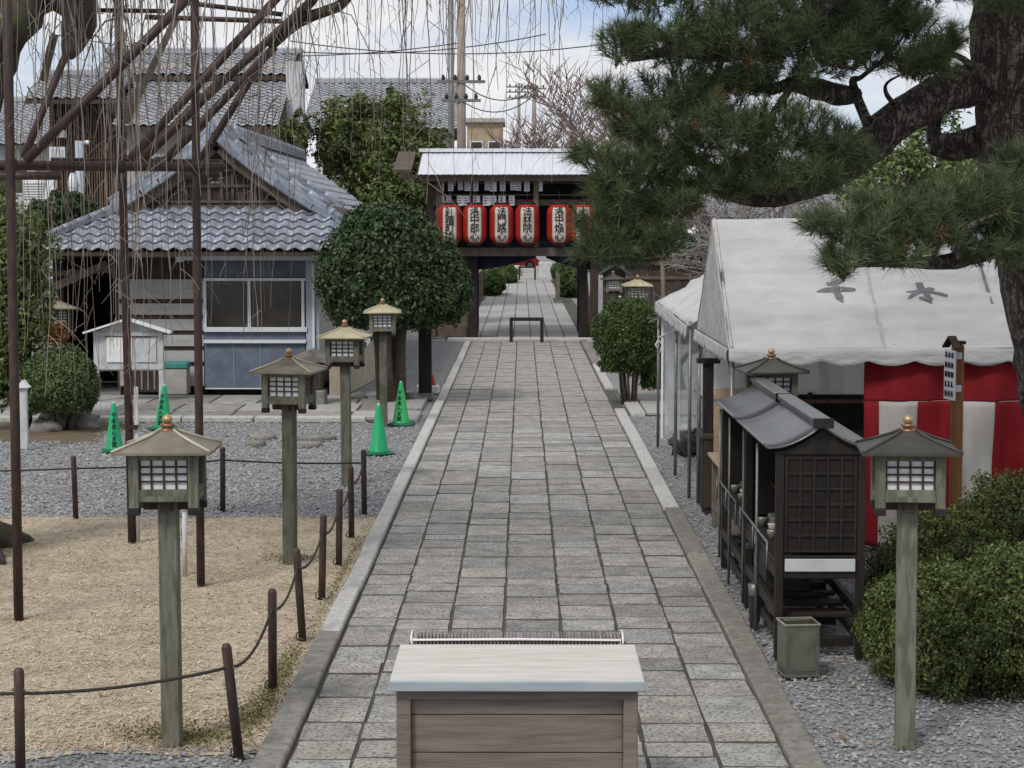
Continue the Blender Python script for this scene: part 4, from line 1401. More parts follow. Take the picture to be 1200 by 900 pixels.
# small roofed wooden shelter and fence right of the gate
t = thing('notice_shelter', 'narrow dark wooden shelter with pitched cap right of the gate', 'shelter', V(at(720, 398, 54).x, 54, 0))
hh = at(720, 322, 54).z
MB().box((0, .1, hh / 2), (.62, .5, hh), None, .01).build('cabinet', M['wood_dark'], t)
for sx in (-1, 1):
    MB().beam((0, -.05, hh + .3), (sx * .45, -.05, hh + .02), .75, .05).build('roof_board', M['stand_roof'], t)
MB().prism([(-.4, hh), (.4, hh), (0, hh + .27)], -.2, .3).build('gable', M['wood_dark'], t)
MB().box((.12, -.16, hh * .55), (.2, .02, hh * .7)).build('door_shade_plate', M['black'], t)  # black plate; the shade inside the doorway is put into its colour
MB().tube([(.12, -.19, .35), (.14, -.2, 1.3)], [.05, .035], 6).build('paper_roll', M['white'], t)
t = thing('board_fence', 'dark brown board fence running right from the gate', 'fence', (2.9, 53.6, 0))
for k in range(26):
    h_ = 2.15
    MB().box((k * .2, 0, h_ / 2), (.19, .03, h_), None, .004).build('board', M['wood_dark'], t)
for zz in (.5, 1.8): MB().box((2.5, -.04, zz), (5.2, .05, .09)).build('rail', M['gate_wood'], t)
MB().box((2.5, 0, 2.2), (5.3, .3, .07)).build('cap', M['gate_wood'], t)

# black barrier frames
def barrier(u0, u1, v0, v1, lab):
    b = on((u0 + u1) / 2, v1)
    s = b.y / F
    w, h = (u1 - u0) * s, (v1 - v0) * s
    t = thing('barrier_frame', lab, 'barrier', b, 0, 'low black barrier frames on the path')
    th = .12 * w / 1.2
    MB().box((0, 0, h - th / 2), (w, th, th), None, .008).build('top_bar', M['wood_black'], t)
    for sx in (-1, 1):
        MB().box((sx * (w / 2 - th / 2), 0, (h - th) / 2), (th, th, h - th), None, .008).build('leg', M['wood_black'], t)
barrier(597, 637, 372, 401, 'low black barrier frame in front of the gate opening')
barrier(607.5, 628, 312, 328, 'far low black barrier frame before the stone steps')

# ---- seen through the gate
SY = 118.0
t = thing('stone_steps', 'pale stone steps at the far end beyond the gate', 'steps', (0.3, SY, 0))
for k in range(4):
    MB().box((0, .6 + k * .5, .09 + k * .18), (3.0 - .1 * k, 1.0, .18 if k else .2), None, .01).build('step', M['kerb_pale'], t)
MB().box((-.9, 1.6, .35), (.9, 2.6, .9), None, .02).build('flank', M['board_white'], t)
MB().box((1.1, 1.6, .45), (.8, 2.6, 1.1), None, .02).build('flank', M['board_white'], t)
t = thing('parked_car', 'small red car parked far beyond the gate', 'car', at(604, 312, 128) - V(0, 0, .2))
MB().prism([(-1.5, .25), (1.5, .25), (1.55, .6), (1.35, .75), (.75, .82), (.35, 1.2), (-.75, 1.22), (-1.3, .85), (-1.5, .8)], -.7, .7).build('body', M['car_red'], t)
MB().prism([(.66, .83), (.33, 1.15), (-.7, 1.17), (-1.1, .86)], -.72, .72).build('side_window', M['glass'], t)
for sx in (-.95, .95):
    for sy in (-.66, .66):
        w_ = MB().tube([(sx, sy - .1, .3), (sx, sy + .1, .3)], .3, 14).build('wheel', M['tyre'], t)
        MB().tube([(sx, sy - .11, .3), (sx, sy + .11, .3)], .16, 10).build('rim', M['steel'], w_)
MB().box((1.5, .45, .6), (.06, .25, .12), None, .02).build('headlight', M['white'], t)
MB().box((1.5, -.45, .6), (.06, .25, .12), None, .02).build('headlight', M['white'], t)
for lab, u0, v0, y0 in (('wooden fence rail on a stone foot, left of the path beyond the gate', 563, 352, 84), ('wooden fence rail on a stone foot, right of the path beyond the gate', 654, 355, 81)):
    b = on(u0, v0)
    t = thing('fence_rail', lab, 'fence', b, 0, 'fence rails beyond the gate')
    for k in (0, 1):
        MB().box((0, k * 2.2, .6), (.14, .14, 1.2), None, .01).build('post', M['gate_beam'], t)
        MB().box((0, k * 2.2, .06), (.35, .4, .12), None, .01).build('foot', M['stone'], t)
    MB().box((0, 1.1, 1.0), (.08, 2.2, .1)).build('rail', M['gate_beam'], t)
    MB().box((0, 1.1, .5), (.08, 2.2, .1)).build('rail', M['gate_beam'], t)

# ================================================================ POSTS, RAMP WALL, STONES RIGHT OF THE HOUSE
def sq_post(u0, u1, vb, vt, lab, m, name='wooden_post'):
    b = on((u0 + u1) / 2, vb)
    w = (u1 - u0) / F * b.y
    h = at((u0 + u1) / 2, vt, b.y).z
    t = thing(name, lab, 'post', b)
    MB().box((0, 0, h / 2), (w, w, h), None, .01).build('shaft', M[m], t)
    MB().box((0, 0, .06), (w * 1.25, w * 1.25, .13), None, .01).build('shoe', M['stone'], t)
    return t
sq_post(491, 506, 468, 372, 'thick dark post under the round clipped tree beside the path', 'wood_black')
sq_post(456, 469, 467, 380, 'brown wooden post behind the pale lamp at the ramp wall', 'wood_dark')
# ramp wall: cream side with black and white striped coping rising away from the viewer
t = thing('ramp_wall', 'cream ramp wall with dark and white coping between lamp and house', 'wall', (-3.2, 36.8, 0))
w0, w1 = V(-.3, 0, 0), V(.25, 7.5, 0)
MB().add([w0 + V(-.12, 0, 0), w0 + V(.12, 0, 0), w1 + V(.12, 0, 0), w1 + V(-.12, 0, 0),
          w0 + V(-.12, 0, .5), w0 + V(.12, 0, .5), w1 + V(.12, 0, 1.25), w1 + V(-.12, 0, 1.25)],
         [(0, 1, 5, 4), (1, 2, 6, 5), (2, 3, 7, 6), (3, 0, 4, 7), (4, 5, 6, 7)]).build('side', M['cream_wall'], t)
for k in range(14):
    a = w0.lerp(w1, k / 14) + V(0, 0, .56 + .75 * k / 14); b = w0.lerp(w1, (k + .94) / 14) + V(0, 0, .56 + .75 * (k + .94) / 14)
    MB().beam(a, b, .34, .1, bev=.01).build('coping', M['white' if k % 2 else 'wood_black'], t)
MB().box(w0 + V(.05, -.15, .3), (.3, .3, .6), None, .02).build('end_block', M['cream_wall'], t)
for i, (u, v, s_) in enumerate(((480, 470, .2), (420, 470, .2))):
    b = on(u, v)
    o = core((0, 0, s_ * .3), (s_, s_ * .8, s_ * .5), i * 3.3, .25, 1.0, 12).build('stone', M['stone'], None, b)
    tag(o, ['mossy stone just left of the thick dark post', 'grey stone at the foot of the ramp wall', 'small grey stone behind the third lamp', 'rounded stone at the corner of the small house', 'small pale stone right of the dark post foot'][i], 'stone', 'stones by the ramp wall')
t = thing('stone_lantern', 'small dark stone shrine box between the second lamp and the ramp', 'shrine', on(366, 476))
MB().box((0, 0, .15), (.5, .45, .3), None, .03).build('base', M['stone'], t)
MB().box((0, 0, .55), (.38, .36, .5), None, .02).build('body', M['wood_dark'], t)
MB().box((0, -.185, .55), (.2, .02, .3)).build('opening', M['black'], t)  # flat black plate imitating a shaded hollow
MB().prism([(-.42, .8), (.42, .8), (.36, .88), (0, 1.02), (-.36, .88)], -.3, .3).build('cap', M['stone'], t)
# red and white marker
t = thing('marker_cone', 'small red and white marker behind the thick dark post', 'marker', on(507, 461))
MB().lathe([(.09, .03), (.02, .36)], 14).build('cone_body', M['plastic_red'], t)
MB().box((-.1, 0, .08), (.45, .25, .16), None, .02).build('white_block', M['white'], t)

# ================================================================ FAR BUILDINGS, POLES, WIRES
def far_house(name, lab, u0, u1, v0, v_e, v_r, y, wall_m, roof_m, dep=7.0):
    a, b = at(u0, v0, y), at(u1, v_e, y)
    t = thing(name, lab, 'house', V((a.x + b.x) / 2, y, 0))
    w = b.x - a.x
    ez2, rz2 = b.z, at(u0, v_r, y + dep / 2).z
    MB().box((0, dep / 2, ez2 / 2), (w, dep, ez2)).build('wall', M[wall_m], t)
    A, B = V(-w / 2 - .5, -.6, ez2), V(w / 2 + .5, -.6, ez2)
    s = V(0, dep / 2 + .6, rz2 - ez2)
    E = V(0, dep + 1.2, 0)
    MB().add([A, B, B + s, A + s, A + E, B + E], [(0, 1, 2, 3), (3, 2, 5, 4), (0, 3, 4), (1, 5, 2), (1, 0, 4, 5)]).build('roof', M['wood_dark'], t)
    tile_slope(A, V(1, 0, 0), s, w + 1, s.length, .3, .3, None, t, None, M[roof_m], stuff=True)
    MB().beam(A + s + V(0, 0, .1), B + s + V(0, 0, .1), .3, .25, bev=.05).build('ridge', M[roof_m], t)
    for k in range(3):
        xx = -w / 2 + w * (k + .5) / 3
        f_ = MB().box((xx, -.03, ez2 - 1.3), (1.3, .06, 1.0)).build('window', M['aluminium'], t)
        MB().box((xx, -.07, ez2 - 1.3), (1.15, .02, .86)).build('pane', M['glass'], f_)
    return t
far_house('tiled_house', 'grey tiled house roof behind the leafy tree left of the gate', 372, 520, 330, 152, 98, 76, 'plaster', 'tile_far', 9)
far_house('tiled_house', 'low brown house far right behind the pine tree', 850, 1180, 330, 262, 236, 62, 'wood_brown', 'tile_far', 8)
far_house('tiled_house', 'pale house far behind the left edge of the brown house', -120, 40, 330, 170, 120, 72, 'board_white', 'tile_far', 8)
t = thing('beige_building', 'beige flat roofed building beyond the gate roof', 'building', V(at(568, 265, 120).x, 120, 0))
w = (588 - 547) / F * 120; h = at(568, 141, 120).z
MB().box((0, 3, h / 2), (w, 6, h)).build('wall', M['beige'], t)
MB().box((0, 2.9, h), (w + .3, 6.4, .25)).build('parapet', M['plaster'], t)
for k in range(2):
    f_ = MB().box((-.5 + k * 1.1, -.03, h - 1.7), (.8, .06, .9)).build('window', M['aluminium'], t)
    MB().box((-.5 + k * 1.1, -.08, h - 1.7), (.66, .03, .76)).build('pane', M['glass'], f_)
def pole(u, y, vtop, r, lab, m, arms):
    b = V(at(u, 265, y).x, y, 0); h = at(u, vtop, y).z
    t = thing('utility_pole', lab, 'utility pole', b, 0, 'utility poles beyond the gate')
    MB().tube([(0, 0, 0), (0, 0, h)], [r, r * .75], 10).build('shaft', M[m], t)
    for va, wd in arms:
        z_ = at(u, va, y).z
        cr_ = MB().box((0, -.12, z_), (wd, .09, .1)).build('cross_arm', M['steel'], t)
        for k in range(4):
            MB().lathe([(.05, 0), (.07, .08), (.03, .18)], 8, (-wd / 2 + wd * (k + .5) / 4, -.12, z_ + .05)).build('insulator', M['cable'], cr_)
    return b, h
pole(541, 66, -60, .17, 'tall concrete utility pole rising behind the gate roof', 'concrete_pole', [(96, 1.6), (118, 1.3)])
pole(529, 71, -40, .13, 'slimmer grey utility pole beside the tall concrete one', 'steel', [])
pole(626, 130, 98, .16, 'short far utility pole right of the beige building', 'concrete_pole', [(104, 1.6), (113, 1.6)])
pole(608, 150, 98, .16, 'farthest utility pole just above the gate roof', 'concrete_pole', [(102, 1.8), (108, 1.8), (115, 1.8)])
for i, (pa, pb, sg) in enumerate((((340, 48), (720, 50), .4), ((340, 60), (640, 40), .3), ((541, 96), (628, 104), .5), ((541, 118), (628, 110), .5), ((60, 40), (541, 50), .6))):
    a, b = at(pa[0], pa[1], 66 + i * .7), at(pb[0], pb[1], 66 + i * .7)
    line = []
    for k in range(13):
        q = k / 12; p = a.lerp(b, q); p.z -= sg * 4 * q * (1 - q); line.append(p)
    o = MB().tube(line, .018, 4).build('overhead_cable', M['cable'])
    tag(o, ['long overhead cable crossing the whole sky', 'overhead cable just under the longest one', 'upper cable between the tall and the short pole', 'lower cable between the tall and the short pole', 'overhead cable over the brown house roof'][i], 'cable', 'overhead cables')

# ================================================================ TENTS
CLOTH = {}
def tent_cloth(t, name, quad, m, nu=40, nv=20, sag=.05, seed=0, thick=.006):
    a, b, c, d = [Vector(p) for p in quad]
    nrm = (b - a).cross(d - a).normalized()
    def fn(u, v):
        p = a.lerp(b, u).lerp(d.lerp(c, u), v)
        s = -sag * 4 * v * (1 - v) * (1 - .5 * abs(math.cos(u * math.pi * 3)))
        w = .04 * noise.noise(Vector((u * 5 + seed, v * 5, 1))) + .04 * noise.noise(Vector((u * 4 + v * 3, v * 13 - u * 2, seed))) + .026 * noise.noise(Vector((u * 9 + v * 7, v * 26, seed + 4)))
        return p + nrm * (s + w)
    o = MB().sheet(fn, nu, nv, True, thick).build(name, M[m], t)
    CLOTH[name, t.name] = lambda u, v, h: fn(u, v) + nrm * h
    return o

def valance(t, p0, p1, h, n, m, seed=0, ragged=False):
    p0, p1 = Vector(p0), Vector(p1)
    d = (p1 - p0).normalized(); out = d.cross(V(0, 0, 1))
    N = n * 10
    def fn(u, v):
        p = p0.lerp(p1, u)
        sc_ = h * (.72 + .28 * abs(math.sin(u * n * math.pi))) if not ragged else h * (.75 + .35 * noise.noise(Vector((u * n * 3, seed, 0))))
        wav = .03 * noise.noise(Vector((u * n * 1.3, v * 2, seed))) * v
        return p + V(0, 0, -v * sc_) + out * (wav + .02 * v)
    return MB().sheet(fn, N, 4, True, .004).build('valance', M[m], t)

x0, x1 = 2.0, 7.4
yf, yr, yb_ = 19.0, 20.8, 22.6
ze, zr = 2.02, 3.27
t = thing('event_tent', 'large white pipe tent with grey lettering on its slope', 'tent', (x0, yf, 0))
OT = V(x0, yf, 0)
def L3(x, y, z): return V(x, y, z) - OT
cl = tent_cloth(t, 'roof_cloth', (L3(x0, yf, ze), L3(x1, yf, ze), L3(x1, yr, zr), L3(x0, yr, zr)), 'canvas', 110, 60, .05, 1)
front = CLOTH['roof_cloth', t.name]
tent_cloth(t, 'roof_cloth', (L3(x1, yb_, ze), L3(x0, yb_, ze), L3(x0, yr, zr), L3(x1, yr, zr)), 'canvas', 50, 16, .05, 5)
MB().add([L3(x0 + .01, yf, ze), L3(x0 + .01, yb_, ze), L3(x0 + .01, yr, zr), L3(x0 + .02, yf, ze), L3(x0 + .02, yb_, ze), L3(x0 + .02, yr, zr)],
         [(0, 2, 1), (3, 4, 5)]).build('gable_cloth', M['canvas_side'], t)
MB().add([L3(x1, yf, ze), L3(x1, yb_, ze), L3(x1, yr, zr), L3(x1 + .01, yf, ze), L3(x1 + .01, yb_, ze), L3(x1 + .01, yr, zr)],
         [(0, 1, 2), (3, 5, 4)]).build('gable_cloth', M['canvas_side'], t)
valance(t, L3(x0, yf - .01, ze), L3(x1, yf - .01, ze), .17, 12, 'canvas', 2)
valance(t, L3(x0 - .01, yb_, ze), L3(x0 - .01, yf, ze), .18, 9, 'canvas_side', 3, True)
# seams running down the slope
for k, xx in enumerate((x0 + .03, 3.52, 5.05)):
    pts = []
    for i in range(25):
        q = i / 24
        pts.append(front((xx - x0) / (x1 - x0), q, .004))
    MB().tube(pts, .018 if k == 0 else .012, 5).build('seam', M['seam'] if k else M['canvas'], t)
for xx in (x0 + .04, 4.7, x1 - .04):
    for yy in (yf + (.04 if xx < 3 else .4), yb_ - .04):
        MB().tube([L3(xx, yy, 0), L3(xx, yy, ze - .02)], .024, 8).build('pole', M['steel'], t)
for yy in (yf + .04, yb_ - .04): MB().tube([L3(x0 + .04, yy, ze - .05), L3(x1 - .04, yy, ze - .05)], .02, 8).build('eave_pipe', M['steel'], t)
MB().tube([L3(x0 + .04, yr, zr - .03), L3(x1 - .04, yr, zr - .03)], .02, 8).build('ridge_pipe', M['steel'], t)
for xx in (x0 + .04, 4.7, x1 - .04):
    for yy in (yf + .04, yb_ - .04):
        MB().tube([L3(xx, yy, ze - .04), L3(xx, yr, zr - .03)], .016, 6).build('rafter_pipe', M['steel'], t)
MB().tube([L3(x0 + .04, yb_ - .04, ze - .35), L3(x0 + .04, yb_ - .5, ze - .06)], .014, 6).build('brace', M['steel'], t)
MB().tube([L3(x0 + .04, yf + .04, ze - .35), L3(x0 + .04, yf + .5, ze - .06)], .014, 6).build('brace', M['steel'], t)
# lettering on the slope
sl_ang = math.atan2(zr - ze, yr - yf)
BRUSH = {'\u5343': [((-.2, .42, .10), (.12, .5, .13), (.34, .56, .05)), ((-.52, .06, .03), (-.2, .14, .12), (.1, .16, .12), (.52, .12, .08), (.56, .16, .02)), ((.02, .5, .10), (.04, .1, .13), (.05, -.3, .15), (.1, -.62, .03))],
         '\u672c': [((-.45, .12, .05), (-.1, .2, .09), (.3, .32, .12), (.36, .36, .03)), ((-.05, .52, .14), (.0, .2, .15), (.06, -.25, .12), (.12, -.55, .05)), ((-.02, .2, .10), (-.22, -.1, .10), (-.48, -.32, .04)), ((.04, .18, .08), (.3, -.05, .13), (.62, -.22, .06)), ((-.18, -.3, .05), (.06, -.36, .10), (.2, -.32, .04))]}
for ch, u, v in (('\u5343', 980, 338), ('\u672c', 1083, 340)):
    # plane of the front slope
    d = ray(u, v); nn = V(0, -(zr - ze), (yr - yf)).normalized(); q = V(x0, yf, ze)
    k = (q - CAM).dot(nn) / d.dot(nn)
    p = CAM + d * k - OT
    mb = MB()
    for i_, st in enumerate(BRUSH[ch]):
        N_ = 14
        L_, R_ = [], []
        def ev(q):
            x_ = q * (len(st) - 1); i = min(int(x_), len(st) - 2); f_ = x_ - i
            g_ = lambda j: st[i][j] + (st[i + 1][j] - st[i][j]) * (f_ * f_ * (3 - 2 * f_) if j == 2 else f_)
            return V(g_(0), g_(1), 0), g_(2)
        for n_ in range(N_ + 1):
            c_, w_ = ev(n_ / N_); c2, _ = ev(min(1, n_ / N_ + .02)); c1, _ = ev(max(0, n_ / N_ - .02))
            d_ = (c2 - c1).normalized(); pr = V(-d_.y, d_.x, 0)
            L_.append(c_ + pr * w_ * .75); R_.append(c_ - pr * w_ * .75)
        vq = (p.y + OT.y - yf) / (yr - yf); sl_len = math.hypot(yr - yf, zr - ze)
        vs = [front((p.x + a_.x * .36) / (x1 - x0), vq + a_.y * .36 / sl_len, .006 + .002 * i_) for a_ in L_ + R_]
        mb.add(vs, [(n_, n_ + 1, N_ + 2 + n_, N_ + 1 + n_) for n_ in range(N_)])
    sagz = -.05 * 4 * .5 * .5 * .8
    mb.build('character', M['ink_grey'], cl)
# milky sheet and counter closing the back of the tent
MB().sheet(lambda u, v: L3(2.05 + 3.2 * u, 22.5 + .02 * math.sin(u * 40), 1.98 - .72 * v), 60, 6, True).build('back_sheet', M['sheet'], t)
t2 = thing('counter_table', 'dark wooden counter inside the big tent', 'table', (3.0, 22.0, 0))
MB().box((0, 0, .86), (2.0, .6, .06), None, .01).build('top', M['wood_dark'], t2)
MB().box((0, -.27, .45), (1.95, .03, .76)).build('front_board', M['wood_dark'], t2)
for sx in (-.93, .93):
    for sy in (-.22, .25): MB().box((sx, sy, .42), (.07, .07, .84)).build('leg', M['wood_dark'], t2)
t2 = thing('shelf_rack', 'dark wooden rack standing behind the counter in the tent', 'rack', (3.3, 22.42, 0))
for zz in (.3, .75, 1.2): MB().box((0, 0, zz), (2.2, .1, .04)).build('shelf', M['wood_brown'], t2)
for sx in (-1.05, 0, 1.05): MB().box((sx, .0, .65), (.05, .09, 1.3)).build('upright', M['wood_dark'], t2)
MB().box((0, .04, .65), (2.15, .01, 1.25)).build('back_panel', M['wood_black'], t2)

# smaller tent behind with its ridge along the path
bx0, bx1, by0, by1, bze, bzr = 1.94, 5.54, 22.95, 28.4, 2.12, 3.2
t = thing('event_tent', 'smaller white tent with frayed edge behind the lettered tent', 'tent', (bx0, by0, 0))
OT2 = V(bx0, by0, 0)
def L4(x, y, z): return V(x, y, z) - OT2
xm = (bx0 + bx1) / 2
tent_cloth(t, 'roof_cloth', (L4(bx0, by1, bze), L4(bx0, by0, bze - .08), L4(xm, by0, bzr), L4(xm, by1, bzr)), 'canvas', 40, 18, .05, 8)
tent_cloth(t, 'roof_cloth', (L4(bx1, by0, bze), L4(bx1, by1, bze), L4(xm, by1, bzr), L4(xm, by0, bzr)), 'canvas', 30, 12, .05, 9)
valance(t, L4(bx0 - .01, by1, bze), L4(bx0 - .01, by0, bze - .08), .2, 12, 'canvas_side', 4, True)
for yy in (by0 + .05, 25.1, by1 - .05):
    for xx in (bx0 + .03, bx1 - .03):
        MB().tube([L4(xx, yy, 0), L4(xx, yy, bze - .03)], .021, 8).build('pole', M['steel'], t)
for xx in (bx0 + .03, bx1 - .03): MB().tube([L4(xx, by0, bze - .08), L4(xx, by1, bze - .05)], .018, 6).build('eave_pipe', M['steel'], t)
for yy in (25.1, by1 - .05): MB().tube([L4(bx0 + .03, yy, bze - .4), L4(bx0 + .03, yy - .55, bze - .08)], .013, 6).build('brace', M['steel'], t)
MB().sheet(lambda u, v: L4(2.02 + 2.6 * u, 28.15 + .05 * math.sin(u * 23) + .03 * math.sin(u * 51 + v * 3), 2.05 - 1.85 * v), 90, 8, True).build('clear_wall', M['vinyl'], t)
MB().box(L4(2.01, 28.12, 1.1), (.03, .03, 1.9)).build('wall_edge', M['white'], t)
MB().sheet(lambda u, v: L4(2.04 + .02 * math.sin(u * 19), 25.3 + 2.7 * u, 1.95 - 1.55 * v), 60, 8, True).build('clear_wall', M['vinyl'], t)
# white cord tied to the corner pole
mbc = MB().tube([L4(bx0 + .03, by1 - .1, 1.55), L4(bx0 + .02, by1 - .15, 1.6), L4(2.15, 27.6, 1.75), L4(2.25, 27.0, 1.95)], .012, 5)
mbc.build('tie_cord', M['wire'], t)
MB().tube([L4(bx0 + .03, by1 - .12, 1.57), L4(bx0 - .02, by1 - .15, 1.5), L4(bx0 + .04, by1 - .15, 1.38), L4(bx0 + .08, by1 - .15, 1.5), L4(bx0 + .03, by1 - .12, 1.57)], .011, 5).build('cord_loop', M['wire'], t)

# red and white curtain under the tent edge
CYc = 19.1
t = thing('festive_curtain', 'red and white striped cloth curtain hanging from the tent edge', 'curtain', (3.3, CYc, 0))
def cw(x, z):
    f = min(1, (1.95 - z) / 1.2 + .25)
    return .085 * math.sin(x * 8.0 + .8 * math.sin(z * 2)) * f + .07 * noise.noise(Vector((x * 3.1, z * 1.6, 4))) + .03 * math.sin(x * 21 + 2 * z) * f
zt = at(1100, 403, CYc).z
def cloth(u0, u1, z0, z1, m, name, off=0.0):
    xa, xb = at(u0, 500, CYc).x, at(u1, 500, CYc).x
    def fn(a, b):
        x_ = xa + (xb - xa) * a
        z_ = z0 + (z1 - z0) * b
        if z1 >= zt - .01 and b == 1: z_ -= .05 * abs(math.sin(x_ * 5.2)) * 1.0
        return (x_ - 3.3, cw(x_, z_) - off, z_)
    return MB().sheet(fn, max(8, int((xb - xa) * 30)), 26, True, .004).build(name, M[m], t)
zs = at(1100, 470, CYc).z
zb = .06
cloth(1013, 1330, zs, zt, 'curtain_red', 'top_band')
for u0, u1, m in ((1013, 1030, 'curtain_red'), (1030, 1075, 'curtain_white'), (1075, 1126, 'curtain_red'), (1126, 1163, 'curtain_white'), (1163, 1215, 'curtain_red'), (1215, 1255, 'curtain_white'), (1255, 1330, 'curtain_red')):
    cloth(u0, u1, zb, zs - .004, m, 'red_stripe' if m == 'curtain_red' else 'white_stripe')

# ================================================================ CANDLE STANDS
def candle_stand(x0, x1, y0, y1, lab):
    t = thing('candle_stand', lab, 'stand', (x0, y0, 0), 0, 'black roofed candle stands')
    W, D = x1 - x0, y1 - y0
    def bxp(name, a0, a1, b0, b1, c0, c1, m, par=t, bev=.004):
        return MB().box(((a0 + a1) / 2, (b0 + b1) / 2, (c0 + c1) / 2), (a1 - a0, b1 - b0, c1 - c0), None, bev).build(name, M[m], par)
    for a in (0.03, W - .03):
        for b in (.03, D - .03): bxp('leg', a - .03, a + .03, b - .03, b + .03, 0, 1.53, 'stand_wood')
    for b, e in ((.012, .03), (D - .03, D - .012)):     # end panels with raised grid
        pn = bxp('end_panel', .06, W - .06, b, e, .79, 1.53, 'stand_panel')
        fy = b - .008 if b < .1 else e + .008
        for k in range(6):
            xx = .075 + (W - .15) * k / 5
            bxp('grid_bar', xx - .010, xx + .010, fy - .008, fy + .008, .80, 1.5, 'stand_wood', pn, .002)
        for k in range(7):
            zz = .81 + .69 * k / 6
            bxp('grid_bar', .066, W - .066, fy - .006, fy + .0065, zz - .010, zz + .010, 'stand_wood', pn, .002)
        bxp('lower_board', .06, W - .06, b, e, .60, .775, 'stand_wood')
    bxp('white_strip', .07, W - .07, -.004, .010, .655, .75, 'strip')
    bxp('back_panel', W - .05, W - .02, .06, D - .06, .6, 1.5, 'stand_panel')
    bxp('tray', .0, W - .06, .07, D - .07, .70, .74, 'stand_wood')
    bxp('upper_shelf', .2, W - .06, .07, D - .07, 1.05, 1.075, 'stand_wood')
    for k in range(5):
        yy = .12 + (D - .3) * k / 4
        bxp('shelf_slat', .06, W - .06, yy, yy + .12 + .05 * (k % 2), .29, .32, 'stand_wood')
    for k in range(3):
        yy = .2 + (D - .4) * k / 2
        bxp('foot_rail', .05, W - .05, yy - .035, yy + .035, .06, .13, 'stand_wood')
    for a in (.02, W - .06): bxp('foot_beam', a, a + .04, .06, D - .06, .13, .19, 'stand_wood')
    for b in (.25, .75): 
        bxp('shelf_bearer', .05, W - .05, D * b - .03, D * b + .03, .22, .285, 'stand_wood')
    bxp('low_rail', 0.0, .05, .06, D - .06, .3, .38, 'stand_wood')
    bxp('low_rail', W - .05, W, .06, D - .06, .3, .38, 'stand_wood')
    bxp('front_rail', .0, .03, .06, D - .06, .60, .69, 'stand_wood')
    MB().tube([V(-.05, .1, .86), V(-.05, D - .1, .86)], .010, 6).build('guard_rail', M['steel'], t)
    for b in (.1, D / 2, D - .1): MB().tube([V(-.05, b, .66), V(-.05, b, .86)], .008, 6).build('guard_post', M['steel'], t)
    MB().tube([V(-.02, D * .5, 0), V(-.02, D * .5, 1.5)], .012, 6).build('front_bar', M['steel'], t)
    MB().tube([V(-.02, D * .97, .1), V(-.02, D * .97, 1.5)], .012, 6).build('front_bar', M['steel'], t)
    # things on the tray
    for k in range(5):
        MB().lathe([(.03, 0), (.045, .07), (.045, .075)], 10, (.1 + .05 * (k % 2), .3 + k * D / 6, .742)).build('candle_cup', M['ceramic' if k % 2 else 'tin_rim'], t)
    for k in range(3):
        MB().box((.25, .35 + k * D / 3.4, .80), (.2, .3, .10), None, .01).build('candle_tray', M['steel'], t)
    # curved metal roof: two concave halves with thickness
    ov, cx = .075, W / 2
    for sg in (-1, 1):
        def fn(u, v, sg=sg):
            q = v
            x_ = cx + sg * (W / 2 + ov) * (1 - q)
            z_ = 1.565 + .185 * (q ** 1.7) + (.02 * (1 - q) ** 3)
            y_ = -.05 + (D + .08) * (u if sg > 0 else 1 - u)
            return (x_, y_, z_)
        MB().sheet(fn, 6, 12, True, .012).build('roof_sheet', M['stand_roof'], t)
    pts = [(cx + (W / 2 + .02) * k / 6, 1.545 + .165 * ((1 - abs(k) / 6) ** 1.7)) for k in range(-6, 7)]
    MB().prism(pts + [(cx + W / 2, 1.53), (cx - W / 2, 1.53)], -.01, .02).build('gable', M['stand_wood'], t)
    MB().prism(pts + [(cx + W / 2, 1.53), (cx - W / 2, 1.53)], D - .02, D + .01).build('gable', M['stand_wood'], t)
    rc = MB().box((cx, D / 2 - .02, 1.775), (.13, D + .12, .05), None, .012).build('ridge_cap', M['stand_roof'], t)
    MB().box((cx, -.085, 1.765), (.15, .015, .075), None, .004).build('cap_end', M['black'], rc)
    MB().box((cx, D / 2, 1.738), (.09, D + .06, .03)).build('ridge_base', M['stand_roof'], t)
    return t
candle_stand(1.87, 2.53, 14.35, 16.35, 'nearest black candle stand with curved metal roof beside the path')
candle_stand(1.87, 2.53, 16.5, 18.3, 'farther black candle stand joined behind the nearest one')
# bucket hanging at the front of the near stand
t = thing('steel_bucket', 'dark grey bucket standing beside the near candle stand', 'bucket', on(884, 736))
MB().lathe([(.035, 0), (.05, .3), (.055, .36), (.05, .36), (.045, .05)], 12).build('body', M['steel'], t)
MB().tube([(0, 0, .3), (0, 0, .8)], .008, 6).build('stick', M['steel'], t)
MB().box((-.02, 0, .66), (.1, .1, .05), None, .01).build('handle', M['black'], t)
t = thing('plastic_crate', 'black plastic crate on the low shelf of the near candle stand', 'crate', (2.1, 15.6, .325))
MB().box((0, 0, .01), (.34, .5, .02)).build('bottom', M['black'], t)
for sx in (-1, 1):
    MB().box((sx * .165, 0, .12), (.015, .5, .2)).build('side', M['black'], t)
    MB().box((0, sx * .245, .12), (.315, .015, .2)).build('end', M['black'], t)

